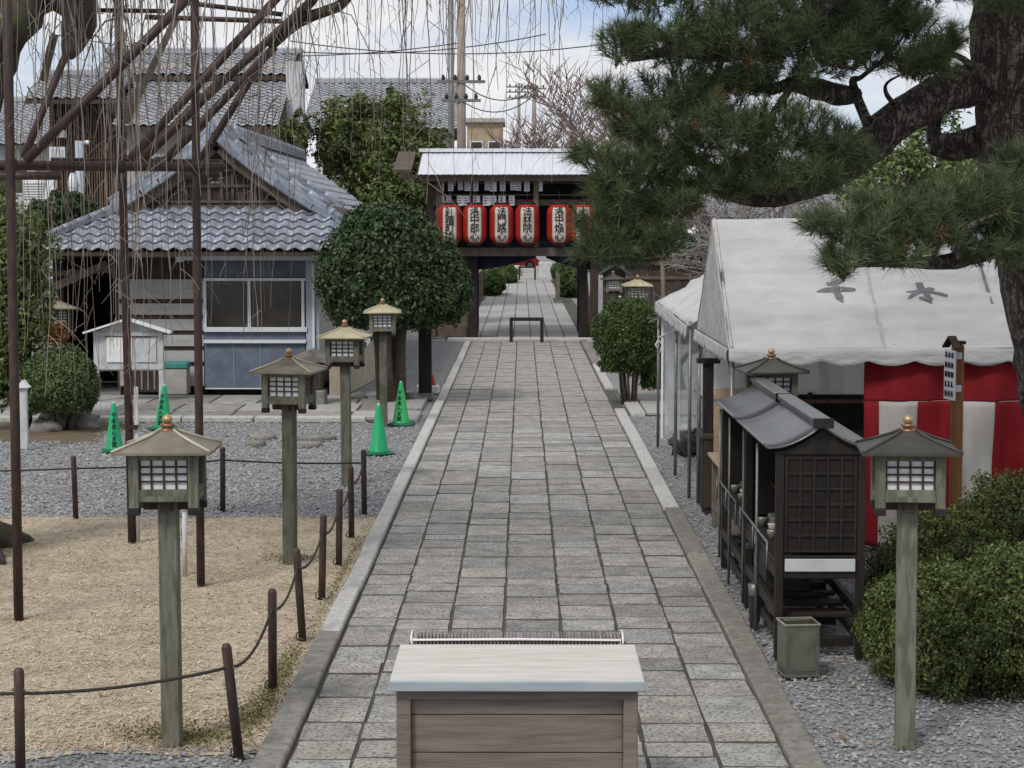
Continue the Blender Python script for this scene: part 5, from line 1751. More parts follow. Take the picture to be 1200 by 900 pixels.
# tin can
b = on(935, 790)
t = thing('tin_can', 'square olive tin can open at the top beside the candle stand', 'can', b, .12)
h = .385; w = .245
for sx, sy, sz_ in ((-1, 0, (.006, w, h)), (1, 0, (.006, w, h)), (0, -1, (w - .012, .006, h)), (0, 1, (w - .012, .006, h))):
    MB().box((sx * (w / 2 - .003), sy * (w / 2 - .003), h / 2), sz_, None, .001).build('wall', M['tin'], t)
MB().box((0, 0, .012), (w - .013, w - .013, .01)).build('bottom', M['tin'], t)
for zz, ww in ((h - .004, w + .008), (.012, w + .006)):
    for sx, sy in ((-1, 0), (1, 0), (0, -1), (0, 1)):
        MB().box((sx * ww / 2, sy * ww / 2, zz), (.012 if sx else ww + .01, .012 if sy else ww - .014, .016), None, .004).build('rim', M['tin_rim'] if zz > .1 else M['tin'], t)
MB().box((0, -w / 2 - .002, h * .48), (w * .78, .005, h * .72), None, .002).build('pressed_panel', M['tin'], t)
MB().beam((-.1, .02, h + .006), (.1, .06, h + .006), .03, .008).build('handle', M['tin_rim'], t)

# work table, plywood, dark post, heap
t = thing('work_table', 'small wooden table behind the candle stands', 'table', (2.02, 18.8, 0))
MB().box((.28, 1.05, .765), (.62, 2.2, .035), None, .006).build('top', M['wood_tan'], t)
for a in (.04, .52):
    for b in (.04, 2.05): MB().box((a, b, .375), (.06, .06, .75), None, .004).build('leg', M['gate_beam'], t)
MB().box((.28, 1.05, .2), (.5, 2.0, .04)).build('low_rail', M['gate_beam'], t)
t = thing('plywood_sheet', 'tan plywood sheet propped behind the small table', 'board', (2.3, 21.3, 0))
MB().box((0, 0, .72), (.42, .03, 1.44), None, .004).build('sheet', M['wood_tan'], t)
MB().box((0, .02, .05), (.44, .05, .06)).build('batten', M['gate_beam'], t)
b = V(2.08, 21.9, 0)
t = thing('wooden_post', 'dark square post under the left end of the big tent', 'post', b)
MB().box((0, 0, .85), (.115, .115, 1.72), None, .006).build('shaft', M['wood_black'], t)
MB().box((0, 0, 1.7), (.25, .2, .05)).build('cap', M['wood_black'], t)
t = thing('tarp_bundle', 'crumpled black tarp bundle lying inside the clear vinyl wall', 'bundle', on(808, 532))
core((0, 0, .16), (.28, .34, .2), 4.2, .35, 1.0, 16).build('tarp', M['tarp'], t)
MB().lathe([(.1, 0), (.12, .06), (.06, .1)], 12, (-.05, -.1, .33)).build('white_dish', M['ceramic'], t)
for k in range(3): MB().tube([(-.25 + k * .1, -.2, .02), (-.2 + k * .1, .1, .2 + k * .05), (.1 + k * .05, .2, .1)], .02, 6).build('hose', M['black'], t)
t = thing('tarp_roll', 'rolled grey tarp lying next to the black bundle', 'roll', on(820, 527))
MB().tube([(-.1, -.3, .1), (.0, .1, .12), (.15, .5, .16)], [.08, .085, .08], 10).build('roll', M['tarp'], t)
MB().tube([(-.09, -.25, .105), (-.075, -.2, .106)], .088, 10).build('strap', M['steel'], t)

# signpost with gabled top
t = thing('sign_post', 'cedar sign post with white lettered board before the red curtain', 'sign', V(at(1119, 600, 17.4).x, 17.4, 0))
hz = at(1119, 404, 17.4).z
MB().box((0, 0, hz / 2), (.095, .095, hz), None, .004).build('post', M['wood_orange'], t)
zb0, zb1 = at(1115, 468, 17.4).z, at(1115, 410, 17.4).z
RB = Matrix.Rotation(math.radians(-80), 3, 'Z')
bd = MB().box(V(-.075, -.04, (zb0 + zb1) / 2), (.24, .014, zb1 - zb0), RB, .002).build('board', M['white'], t)
for sg in (-1, 1):
    dv = RB @ V(1, 0, 0)
    c_ = V(-.06, -.03, zb1 + .12)
    MB().beam(c_, c_ + dv * sg * .14 + V(0, 0, -.10), .07, .015, up=(0, 0, 1)).build('roof_board', M['wood_dark'], t)
for zz in (zb0 + .1, zb1 - .05): MB().box((.0, -.055, zz), (.05, .02, .06), None, .004).build('clip', M['aluminium'], t)
nd = RB @ V(0, -1, 0)
for k in range(3):
    for j, ch in enumerate('奉納御札所'):
        p = V(-.075, -.04, zb1 - .05 - j * .085) + nd * .009 + (RB @ V(-.07 + k * .07, 0, 0))
        if j * .085 < zb1 - zb0 - .08:
            glyph(ch, .06, M['ink'], 'character', bd, T(*p) @ RB.to_4x4() @ FACE_CAM, .01)
MB().box((.01, 0, hz + .02), (.105, .105, .03), None, .006).build('cap', M['wood_dark'], t)

# white stake and pipes on the left
t = thing('white_stake', 'white pointed wooden stake in front of the left bush', 'stake', on(29, 526))
hs_ = 80 / F * on(29, 526).y
MB().box((0, 0, hs_ / 2 - .03), (.1, .08, hs_ - .06), None, .005).build('shaft', M['board_white'], t)
MB().prism([(-.09, hs_ - .09), (.09, hs_ - .09), (.0, hs_ + .02)], -.09, .09).build('cap', M['white'], t)
t = thing('pvc_pipe', 'short pale plastic pipe stuck upright behind the nearest lamp', 'pipe', on(217, 675))
MB().tube([(0, 0, 0), (0, 0, .62)], .022, 10).build('tube', M['pvc'], t)
MB().lathe([(.026, .6), (.027, .64), (.012, .65)], 10).build('cap', M['pvc'], t)
t = thing('pvc_pipe', 'tall pale plastic pipe strapped beside the rear trellis post', 'pipe', on(161, 640))
MB().tube([(0, .05, 0), (0, .05, 1.6)], .022, 10).build('tube', M['pvc'], t)
MB().box((-.03, .02, 1.2), (.1, .06, .04)).build('strap', M['rope'], t)

# ================================================================ SHRUBS
def shrub(name, lab, base, blobs, n, leaf, m, core_m, cat='shrub', group=None, amp=.12, inner=.84, stems=0, aspect=.5, zmin=-.75, sc=2.2, jit=.7, stem_r=.02, stem_h=None, core_scale=.84):
    """blobs: (dx,dy,dz,rx,ry,rz); crown of leaves over a solid core coloured as inner shade, and stems"""
    t = thing(name, lab, cat, base, 0, group)
    parts = []
    tot = sum(b[3] * b[5] for b in blobs)
    seed0 = (abs(hash(lab)) % 1) + len(lab) * .37
    cr = MB()
    for i, b in enumerate(blobs):
        sd = seed0 + i * 1.7
        p, nr = shell(b[:3], b[3:], int(n * b[3] * b[5] / tot), sd, amp, inner, zmin, sc)
        parts.append(leaves(p, nr, leaf, aspect, jit))
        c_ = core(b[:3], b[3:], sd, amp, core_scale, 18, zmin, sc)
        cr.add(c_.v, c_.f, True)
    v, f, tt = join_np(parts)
    c_o = cr.build('shade_core', M[core_m], t)
    np_obj('crown', v, f, M[m], t, tt)
    b = blobs[0]
    for k in range(stems):
        a = k * 2.4
        top = V(b[0] + b[3] * .5 * math.cos(a) * rng.uniform(.4, 1), b[1] + b[4] * .4 * math.sin(a), b[2] + b[5] * -.3)
        foot = V(b[0] + b[3] * .18 * math.cos(a), b[1] + b[4] * .18 * math.sin(a), -.02)
        mid = foot.lerp(top, .5) + V(rng.uniform(-.06, .06), rng.uniform(-.06, .06), 0)
        MB().tube([foot, mid, top], [stem_r, stem_r * .85, stem_r * .6], 6).build('stem', M['trunk'], t)
    return t

# right front azaleas
def px_blob(u, v, ru, rv, Y, base, ry=None):
    c = at(u, v, Y) - base
    s = Y / F
    return (c.x, c.y, c.z, ru * s, (ry or ru * s), rv * s)
base = on(1130, 835)
shrub('azalea_bush', 'wide olive green azalea bush right of the front right lamp', base,
      [px_blob(1110, 748, 92, 88, 13.6, base, .62), px_blob(1195, 735, 85, 98, 13.6, base, .7), px_blob(1062, 735, 50, 62, 13.9, base, .45)], 60000, .034, 'azalea', 'azalea_core', amp=.15, inner=.74, zmin=-.62, stems=8, sc=3.4, jit=1.0, core_scale=.76)
base = V(at(1120, 620, 16.2).x, 16.2, 0)
shrub('azalea_bush', 'darker azalea bush behind, between the curtain and the wide bush', base,
      [px_blob(1110, 655, 75, 62, 16.0, base, .55), px_blob(1185, 625, 60, 70, 16.4, base, .6), px_blob(1060, 690, 48, 45, 15.6, base, .4)], 32000, .036, 'azalea', 'azalea_core', amp=.18, inner=.72, stems=5, sc=3.4, jit=1.0, core_scale=.76)
base = V(at(1190, 575, 17.3).x, 17.3, 0)
shrub('leafy_bush', 'leafy bush with larger leaves under the pine trunk', base, [px_blob(1195, 610, 45, 42, 17.3, base, .4)], 5000, .06, 'ever_dark', 'azalea_core', amp=.2, stems=3)
# round bush right of path
base = on(752, 474)
shrub('round_bush', 'round clipped bush on bare stems right of the path', base,
      [px_blob(737, 393, 41, 45, 35.4, base, .62), px_blob(758, 410, 30, 42, 35.6, base, .55), px_blob(764, 440, 15, 24, 35.7, base, .3), px_blob(722, 428, 20, 12, 35.3, base, .3)], 26000, .05, 'box', 'camellia_core', amp=.13, inner=.76, jit=.9, core_scale=.78, stems=9, stem_r=.028, sc=3, zmin=-.7)
# clipped round tree left of the gate
b = V(at(464, 385, 35.4).x, 35.4, 0)
shrub('clipped_tree', 'large round clipped evergreen tree left of the gate', b,
      [px_blob(456, 320, 78, 76, 35.4, b, 1.2), px_blob(422, 328, 46, 62, 35.3, b, .9), px_blob(510, 340, 42, 46, 35.4, b, .8), px_blob(468, 352, 80, 36, 35.3, b, 1.0), px_blob(445, 262, 45, 22, 35.4, b, .8)], 36000, .09, 'camellia', 'camellia_core', cat='tree', amp=.11, inner=.76, stems=4, stem_r=.09, sc=3.6, zmin=-.85, jit=.9, core_scale=.8)
# clipped small tree at left with short trunk
b = on(52, 505)
shrub('clipped_shrub', 'dark clipped shrub on a short trunk at the left edge', b,
      [px_blob(72, 450, 43, 44, 30.4, b, .6), px_blob(48, 455, 26, 38, 30.3, b, .5)], 24000, .055, 'yew', 'camellia_core', amp=.07, stems=4, stem_r=.05, sc=3, aspect=.35)
# tall leafy bush at the far left
b = V(at(18, 420, 30.8).x, 30.8, 0)
shrub('tall_bush', 'tall loose leafy bush at the left edge beside the small house', b,
      [px_blob(25, 300, 38, 60, 30.8, b, .6), px_blob(15, 370, 48, 70, 30.8, b, .7), px_blob(-10, 300, 45, 90, 31, b, .7), px_blob(5, 440, 30, 55, 30.6, b, .5)], 13000, .10, 'ever', 'camellia_core', amp=.22, inner=.6, stems=6, stem_r=.03, core_scale=.55, aspect=.42)
b = V(at(66, 400, 30.6).x, 30.6, 0)
shrub('orange_plant', 'small plant with orange leaves above the clipped left shrub', b, [px_blob(66, 392, 15, 18, 30.6, b, .2)], 220, .07, 'maple', 'azalea_core', cat='plant', amp=.3, inner=.3, stems=3, core_scale=.25)
b = V(at(75, 262, 46).x, 46, 0)
shrub('pine_bush', 'round green bush above the left corner of the tiled roof', b, [px_blob(75, 250, 38, 24, 46, b, .8), px_blob(52, 258, 22, 20, 46, b, .6)], 6000, .12, 'ever_dark', 'camellia_core', amp=.2, stems=3, inner=.7)
# rocks under the clipped shrub
for i, (u, v, s_) in enumerate(((75, 500, .42), (97, 503, .3), (55, 508, .25))):
    o = core((0, 0, s_ * .3), (s_, s_ * .8, s_ * .55), i * 5.1 + 2, .25, 1.0, 12).build('garden_rock', M['stone'], None, on(u, v))
    tag(o, ['largest pale rock beneath the clipped shrub at left', 'smaller rock right of the large rock under the clipped shrub', 'low rock at the foot of the clipped shrub trunk'][i], 'rock', 'rocks under the clipped shrub')

# leafy broad tree behind the small house roof, left of the gate
def loose_tree(name, lab, base, blobs, n, leaf, m, trunk_r, group=None, aspect=.45, inner=.45, amp=.25, limb=10):
    t = thing(name, lab, 'tree', base, 0, group)
    top = V(*blobs[0][:3])
    MB().tube([V(0, 0, 0), top * .5 + V(.1, 0, 0), top], [trunk_r, trunk_r * .7, trunk_r * .3], 8).build('trunk', M['trunk'], t)
    parts = []
    tot = sum(b[3] * b[5] for b in blobs)
    br = MB()
    for i, b in enumerate(blobs):
        k = int(n * b[3] * b[5] / tot)
        # clumps spread through the volume
        nc = max(6, k // 45)
        cc, cn = shell(b[:3], b[3:], nc, i * 2.1 + len(lab), amp, inner)
        rep = np.repeat(np.arange(len(cc)), k // max(1, len(cc)) + 1)[:k]
        p = cc[rep] + NR.normal(0, 1, (len(rep), 3)) * (.13 * (b[3] + b[5]) * .5)
        nr = unit(cn[rep] + np.array([0, 0, .6]))
        parts.append(leaves(p, nr, leaf, aspect, .6))
        for q in range(limb):
            e = Vector(cc[q % len(cc)])
            s_ = top * rng.uniform(.35, .9)
            br.tube([s_, s_.lerp(e, .5) + V(0, 0, .15), e], [trunk_r * .3, trunk_r * .18, .012], 5)
    br.build('limbs', M['trunk'], t)['kind'] = 'stuff'
    v, f, tt = join_np(parts)
    np_obj('crown', v, f, M[m], t, tt)
    return t
b = V(at(445, 265, 63).x, 63, 0)
loose_tree('evergreen_tree', 'bushy light green tree between the small house roof and the gate', b,
           [px_blob(435, 175, 50, 62, 63, b, 1.8), px_blob(482, 180, 42, 58, 63.5, b, 1.5), px_blob(395, 160, 26, 45, 62, b, 1.0), px_blob(445, 240, 60, 50, 62, b, 1.5), px_blob(505, 215, 26, 55, 63.5, b, 1.1), px_blob(412, 128, 24, 24, 63, b, .8), px_blob(460, 125, 26, 22, 63, b, .8)], 24000, .17, 'ever', .16, inner=.3, amp=.35)
b = V(at(340, 200, 53).x, 53, 0)
loose_tree('evergreen_tree', 'small green tree against the right end of the brown house', b, [px_blob(340, 165, 17, 26, 53, b, .5), px_blob(352, 150, 12, 20, 53, b, .4)], 2600, .14, 'ever', .07)
b = V(at(1050, 265, 27).x, 27, 0)
loose_tree('evergreen_tree', 'pale green leafy shrub seen under the thick pine branch', b, [px_blob(1045, 215, 60, 45, 27, b, .8), px_blob(1100, 190, 45, 60, 27.5, b, .8)], 7000, .09, 'ever', .06)
# hedges seen through the gate
for lab, u, v, ru, rv, Y in (('green hedge bush left of the path beyond the gate', 575, 331, 17, 17, 92), ('darker hedge bush farther left beyond the gate', 592, 322, 14, 14, 112), ('green hedge bush right of the path beyond the gate', 668, 328, 17, 22, 90), ('pale green bush farther right beyond the gate', 655, 318, 9, 10, 114)):
    b = V(at(u, v, Y).x, Y, 0)
    shrub('hedge_bush', lab, b, [px_blob(u, v, ru, rv, Y, b, 2.5)], 5000, .16, 'box', 'camellia_core', amp=.1, stems=1, zmin=-.95)
for lab, u, ru, rv, Y in (('dark evergreen tree beyond the gate, left side', 530, 45, 60, 135), ('dark evergreen tree beyond the gate, right side', 700, 50, 65, 140), ('large far evergreen tree behind the brown fence', 800, 70, 80, 100), ('far evergreen tree behind the tent roof', 960, 80, 85, 95), ('far evergreen tree at the right edge', 1150, 90, 100, 90), ('far evergreen tree centre left beyond the steps', 600, 30, 25, 165)):
    b = V(at(u, 265, Y).x, Y, 0)
    loose_tree('evergreen_tree', lab, b, [px_blob(u, 275, ru, rv, Y, b, 3.0)], 4500, .38, 'ever_dark', .2, 'far evergreen trees', inner=.6)

# ================================================================ BARE TREES
def bare_tree(name, lab, base, H, spread, seed, m, r0=.12, levels=5, lean=V(0, 0, 0), weep=0.0, group=None, kids=(3, 4), l0=None, rmin=.007):
    r = random.Random(seed)
    t = thing(name, lab, 'tree', base, 0, group)
    br = MB(); tw = MB()
    def grow(p, d, L, rad, lv):
        n = 4
        pts, rd = [p], [rad]
        q, dd = p.copy(), d.copy()
        for i in range(n):
            dd = (dd + V(r.uniform(-.22, .22), r.uniform(-.22, .22), r.uniform(-.1, .16) - weep * (levels - lv) * .1)).normalized()
            q = q + dd * L / n
            pts.append(q.copy()); rd.append(rad * (1 - .5 * (i + 1) / n))
        (br if lv > 2 else tw).tube(pts, rd, 5 if lv > 2 else 3, False)
        if lv == 0: return
        for k in range(r.randint(*kids)):
            i = r.randint(2, n)
            a = r.uniform(0, 6.28)
            side = V(math.cos(a), math.sin(a), r.uniform(-.1, .6)).normalized()
            nd = (dd * .65 + side * spread).normalized()
            grow(pts[i], nd, L * r.uniform(.58, .82), max(rmin, rd[i] * .72), lv - 1)
    L0 = l0 or H * .36
    grow(V(0, 0, 0), (V(0, 0, 1) + lean).normalized(), L0, r0, levels)
    br.build('trunk', M[m], t)['kind'] = 'stuff'
    tw.build('twigs', M[m], t)['kind'] = 'stuff'
    return t
bare_tree('bare_tree', 'bare reddish winter tree right of the gate roof', V(at(690, 265, 62).x, 62, 0), 8.6, .75, 3, 'bare_pink', .16, 5, kids=(3, 5), rmin=.016)
bare_tree('bare_tree', 'bare reddish winter tree farther back against the sky', V(at(735, 265, 70).x, 70, 0), 10.5, .75, 8, 'bare_pink', .18, 5, kids=(3, 5), rmin=.018)
bare_tree('bare_tree', 'bare grey branched tree behind the tent ridge, left', V(at(868, 300, 34).x, 34, 0), 4.6, .95, 5, 'bare', .10, 4, weep=.2, l0=1.9, kids=(4, 5), rmin=.011)
bare_tree('bare_tree', 'bare grey branched tree behind the tent ridge, middle', V(at(905, 300, 33).x, 33, 0), 4.9, .95, 12, 'bare', .11, 4, weep=.2, l0=2.0, kids=(4, 5), rmin=.011)
bare_tree('bare_tree', 'bare grey branched tree behind the tent ridge, right', V(at(975, 300, 32).x, 32, 0), 4.9, .95, 21, 'bare', .10, 4, weep=.2, l0=1.95, kids=(4, 5), rmin=.011)
bare_tree('bare_tree', 'dark bare thicket between the gate fence and tent', V(at(800, 300, 38).x, 38, 0), 4.4, 1.0, 31, 'trunk', .1, 5, weep=.1, l0=1.0)
t = thing('leaning_stake', 'thin pale wooden stake leaning behind the small tent', 'stake', V(at(784, 345, 33).x, 33, 0))
MB().tube([(0, 0, 0), (-.12, 0, at(778, 300, 33).z)], .035, 6).build('shaft', M['gate_beam'], t)
MB().tube([(-.1, -.04, 1.9), (-.14, -.04, 1.95)], .02, 5).build('tie', M['rope'], t)

# ================================================================ PIPE TRELLIS
t = thing('pipe_trellis', 'brown pipe trellis propping up the weeping cherry', 'trellis', (-4.0, 16, 0))
OP = V(-4.0, 16, 0)
def tp(u, v, Y): return at(u, v, Y) - OP
def pipe(name, a, b, r, m='pipe', n=10):
    MB().tube([a, a.lerp(b, .33), a.lerp(b, .66), b], r, n).build(name, M[m], t)
for (bu, bv, tu, r) in ((22, 728, 8.5, .040), (155, 639, 137, .042), (235.5, 688, 228, .037)):
    b = on(bu, bv); top = V(at(tu, 0, b.y).x, b.y, 6.2)
    pipe('post', b - OP - V(0, 0, .05), top - OP, r)
pipe('rail', tp(-80, 193, 15.75), tp(262, 196, 17.25), .043)
pipe('rail', tp(-80, 206, 16.0), tp(72, 206, 16.1), .036)
pipe('rail', tp(60, 188, 19.55), tp(258, 190, 19.6), .03)
pipe('rail', tp(215, 205, 17.5), tp(258, 204, 17.5), .035)
pipe('upper_rail', tp(113, 12, 18.6), tp(193, 13, 18.6), .022)
pipe('upper_rail', tp(170, 20, 18.2), tp(331, 25, 18.2), .024)
pipe('upper_rail', tp(200, 1, 17.6), tp(331, 17, 17.6), .022)
D = [((30, 189), (236, -18), 16.1, .042), ((28, 184), (78, 62), 17.2, .034), ((152, 187), (335, -14), 17.0, .040), ((163, 190), (262, 92), 17.3, .045),
     ((160, 189), (372, -6), 17.6, .038), ((190, 192), (322, 55), 17.9, .040), ((232, 192), (312, 64), 18.2, .036)]
for (a, b, y_, r) in D:
    pipe('prop_pole', tp(a[0], a[1], y_), tp(b[0], b[1], y_ + .35), r)
pipe('prop_pole', tp(147, 144, 19), tp(206, 22, 19.3), .035, 'grey_pole')
pipe('prop_pole', tp(50, 95, 19), tp(64, 40, 19), .04, 'grey_pole')
MB().box(tp(66, 157, 16.2), (.14, .1, .06)).build('clamp', M['board_white'], t)
for (u, v, y_) in ((13, 194, 15.82), (140, 195, 16.7), (231, 196, 17.2)):
    MB().tube([tp(u - 6, v, y_), tp(u + 6, v, y_)], .055, 8).build('joint_binding', M['rope'], t)

# ================================================================ WEEPING CHERRY
r = random.Random(5)
cb = on(-70, 655)
t = thing('weeping_cherry', 'bare weeping cherry tree with hanging twigs over the left side', 'tree', cb)
def cp(u, v, Y): return at(u, v, Y) - cb
Yc = cb.y
def knobby(pts, rad, n=14, amp=.18, seed=0, sub=5):
    """a bark-rough limb through the points"""
    P_, R_ = [], []
    for i in range(len(pts) - 1):
        for k in range(sub):
            q = k / sub
            p0 = pts[max(i - 1, 0)]; p1 = pts[i]; p2 = pts[i + 1]; p3 = pts[min(i + 2, len(pts) - 1)]
            P_.append(.5 * ((2 * p1) + (p2 - p0) * q + (2 * p0 - 5 * p1 + 4 * p2 - p3) * q * q + (3 * p1 - p0 - 3 * p2 + p3) * q ** 3))
            R_.append(rad[i] + (rad[i + 1] - rad[i]) * q)
    P_.append(pts[-1]); R_.append(rad[-1])
    mb = MB().tube(P_, R_, n)
    for i, p in enumerate(P_):
        for k in range(n):
            j = i * n + k
            v_ = Vector(mb.v[j])
            d = v_ - p
            s_ = 1 + amp * noise.noise(v_ * 4.0 + Vector((seed, 0, 0))) + amp * .6 * noise.noise(v_ * 11 + Vector((0, seed, 0)))
            mb.v[j] = tuple(p + d * s_)
    return mb
trunk_pts = [cp(-72, 665, Yc), cp(-75, 560, Yc), cp(-78, 380, Yc), cp(-66, 200, Yc), cp(-38, 95, Yc), cp(5, 10, Yc - .2), cp(55, -90, Yc - .4)]
knobby(trunk_pts, [.62, .46, .42, .40, .37, .33, .27], 18, .2, 1).build('trunk', M['cherry'], t)
for k, (u, v, y_) in enumerate(((22, 640, Yc + .2), (5, 662, Yc - .5), (38, 634, Yc + .6), (-20, 690, Yc - .9))):
    e = on(u, v) - cb
    knobby([V(.0, 0, .35), V(e.x * .55, e.y * .5, .16), V(e.x * .85, e.y * .85, .06), e], [.26, .15, .08, .03], 10, .2, k).build('root', M['cherry'], t)
limbs = []
def limb(pts, rad, seed):
    knobby(pts, rad, 10, .2, seed).build('limb', M['cherry'], t)
    limbs.append(pts)
w = lambda x, y, z: V(x, y, z) - cb
T0 = trunk_pts[-1]; T1 = trunk_pts[-2]
limb([T1, cp(60, -15, 18.4), cp(92, 8, 18.2), cp(88, 40, 18.1), cp(80, 66, 18.0)], [.25, .2, .17, .14, .06], 3)
limb([T1, cp(28, 10, 18.2), cp(22, 20, 17.6), cp(5, 35, 17.2), cp(-30, 50, 16.8)], [.2, .18, .16, .14, .1], 4)
limb([T0, w(-3.6, 18.0, 6.2), w(-2.2, 17.2, 6.3), w(-.6, 16.6, 6.1), w(.9, 16.4, 5.9), w(1.6, 16.2, 5.7)], [.24, .18, .13, .09, .05, .02], 5)
limb([T0, w(-3.9, 18.6, 6.4), w(-2.8, 19.6, 6.5), w(-1.4, 20.6, 6.2), w(.2, 21.4, 6.0), w(1.3, 21.8, 5.8)], [.22, .17, .12, .09, .05, .02], 6)
limb([T0, w(-4.2, 16.6, 6.0), w(-3.9, 15.3, 5.8), w(-3.3, 14.4, 5.5), w(-2.7, 13.8, 5.2)], [.22, .15, .1, .06, .02], 7)
limb([T0, w(-3.6, 17.2, 5.9), w(-2.9, 16.4, 5.8), w(-2.3, 15.9, 5.7), w(-1.6, 15.4, 5.5)], [.2, .14, .1, .06, .02], 8)
limb([cp(317, 53, 18.0), cp(345, 28, 18.0), cp(378, 14, 18.0), cp(398, 6, 18.0), cp(412, -8, 18.0)], [.05, .06, .055, .05, .03], 9)
limb([cp(317, 53, 18.0), cp(350, 18, 17.8), cp(370, -10, 17.6), cp(360, -40, 17.4)], [.05, .05, .05, .04], 10)
limb([T0, w(-5.6, 17.2, 6.2), w(-5.4, 15.6, 6.0), w(-4.9, 14.4, 5.7)], [.2, .14, .09, .03], 11)
limb([T0, w(-5.0, 19.8, 6.3), w(-4.6, 21.4, 6.2), w(-3.8, 22.8, 5.9)], [.2, .14, .09, .03], 12)
limb([w(-2.2, 17.2, 6.3), w(-1.6, 18.2, 6.2), w(-.8, 19.0, 6.0), w(.1, 19.2, 5.8)], [.1, .08, .05, .02], 13)
# hanging twigs from the limbs
V_, F_, T_ = [], [], []
def add_tw(pts, r0, r1, tint):
    b = len(V_)
    n = len(pts)
    for i, p in enumerate(pts):
        rad = r0 + (r1 - r0) * i / (n - 1)
        tdir = (pts[min(i + 1, n - 1)] - pts[max(i - 1, 0)]).normalized()
        a = tdir.cross(Vector((.3, 1, .1))).normalized(); c = tdir.cross(a)
        for k in range(3):
            an = k * 2.0944
            q = p + (a * math.cos(an) + c * math.sin(an)) * rad
            V_.append((q.x, q.y, q.z)); T_.append(tint)
    for i in range(n - 1):
        for k in range(3):
            F_.append((b + i * 3 + k, b + i * 3 + (k + 1) % 3, b + (i + 1) * 3 + (k + 1) % 3, b + (i + 1) * 3 + k))
def zend(x, y, thick):
    """how far down the twigs reach, by where they hang"""
    u = 612 + x / y * F
    q = r.random()
    if u < 60: lo, hi = 60, 470
    elif u < 230: lo, hi = 60, 500
    elif u < 345: lo, hi = 40, 420
    elif u < 520: lo, hi = 10, 250
    elif u < 660: lo, hi = 5, 270
    else: lo, hi = -20, 160
    v = lo + (hi - lo) * q ** 1.9
    return 3.2 - (v - 265) / F * y
def strand(p0, out, r0, depth=0):
    pw = p0 + cb
    ze_ = zend(pw.x + out.x, pw.y + out.y, r0)
    L = p0.z - (ze_ - cb.z)
    if L < .15: return
    n = max(7, int(L / .16))
    pts = []
    ph1, ph2 = r.uniform(0, 6), r.uniform(0, 6)
    A = r.uniform(.015, .06)
    kink = V(0, 0, 0)
    for i in range(n + 1):
        q = i / n
        e = 1 - math.exp(-q * 5)
        if i: kink = kink + V(r.uniform(-.013, .013), r.uniform(-.013, .013), 0)
        x_ = p0.x + out.x * e + A * math.sin(ph1 + q * 5) * q + kink.x
        y_ = p0.y + out.y * e + A * math.sin(ph2 + q * 4) * q + kink.y
        z_ = p0.z + .18 * math.sin(min(1, q * 5) * math.pi) * out.length - L * q ** 1.15
        pts.append(V(x_, y_, z_))
    tint = r.random() ** 1.3
    add_tw(pts, r0, max(.0022, r0 * .32), tint)
    # side twigs
    k = 3
    while k < n:
        if r.random() < .5:
            a = r.uniform(0, 6.28)
            s = V(math.cos(a), math.sin(a) * .6, -.75).normalized()
            l = r.uniform(.08, .42) * (1.2 if r0 > .007 else .8)
            p = pts[k]
            m_ = p + s * l * .5 + V(0, 0, .01); e_ = p + s * l * .9 + V(0, 0, -.12 * l)
            add_tw([p, m_, e_], max(.0028, r0 * .5), .0018, tint)
            if r.random() < .4:
                add_tw([m_, m_ + V(-s.x, s.y, -.8).normalized() * l * .4], .0025, .0016, tint)
        k += r.randint(1, 3)
wts = {2: 88, 3: 70, 4: 24, 5: 40, 6: 7, 7: 6, 8: 10, 9: 14, 10: 38, 0: 7, 1: 6}
for li, cnt in wts.items():
    pts = limbs[li]
    for k in range(cnt):
        s_ = r.uniform(.25, len(pts) - 1.001); i = int(s_)
        p = pts[i].lerp(pts[i + 1], s_ - i)
        a = r.uniform(0, 6.28); o_ = r.uniform(.1, .75)
        strand(p, V(math.cos(a) * o_, math.sin(a) * o_, 0), r.choice([.004, .005, .006, .007, .009]))
# long twigs trailing off the trellis itself
for k in range(52):
    u = r.choice([r.uniform(0, 60), r.uniform(120, 200), r.uniform(200, 345), r.uniform(120, 345)])
    y_ = r.uniform(15.6, 19.5)
    p = cp(u, r.uniform(-30, 160), y_)
    a = r.uniform(0, 6.28); o_ = r.uniform(.1, .5)
    strand(p, V(math.cos(a) * o_, math.sin(a) * o_, 0), r.choice([.005, .006, .008, .010]))
o = np_obj('hanging_twigs', np.array(V_), np.array(F_), M['twig'], t, np.array(T_))
o['kind'] = 'stuff'

# ================================================================ PINE
PYc = 16.0
pb = V(4.75, PYc, 0)
t = thing('pine_tree', 'big old pine with plated trunk leaning over the tent', 'tree', pb)
def pp(u, v, Y=PYc): return at(u, v, Y) - pb
def bark_limb(name, pts, rad, n=18, amp=.1, seed=0, sub=8):
    mb = knobby(pts, rad, n, amp, seed, sub)
    return mb.build(name, M['pine_bark'], t)
tr = bark_limb('trunk', [V(0, 0, -.1), V(.0, 0, .3), pp(1280, 620), pp(1258, 470), pp(1232, 330), pp(1210, 200), pp(1198, 100), pp(1194, 0), pp(1190, -130), pp(1186, -330)], [.56, .48, .44, .42, .40, .40, .405, .385, .36, .32], 28, .12, 2)
def lim(pts, rad, seed, n=12): return bark_limb('limb', pts, rad, n, .16, seed, 6)
lim([pp(1180, 90), pp(1125, 103, 15.8), pp(1080, 123, 15.7), pp(1035, 155, 15.6), pp(988, 195, 15.5), pp(935, 222, 15.4), pp(880, 230, 15.3), pp(830, 218, 15.2), pp(775, 215, 15.1)],
    [.2, .165, .155, .15, .135, .105, .08, .045, .02], 3, 14)
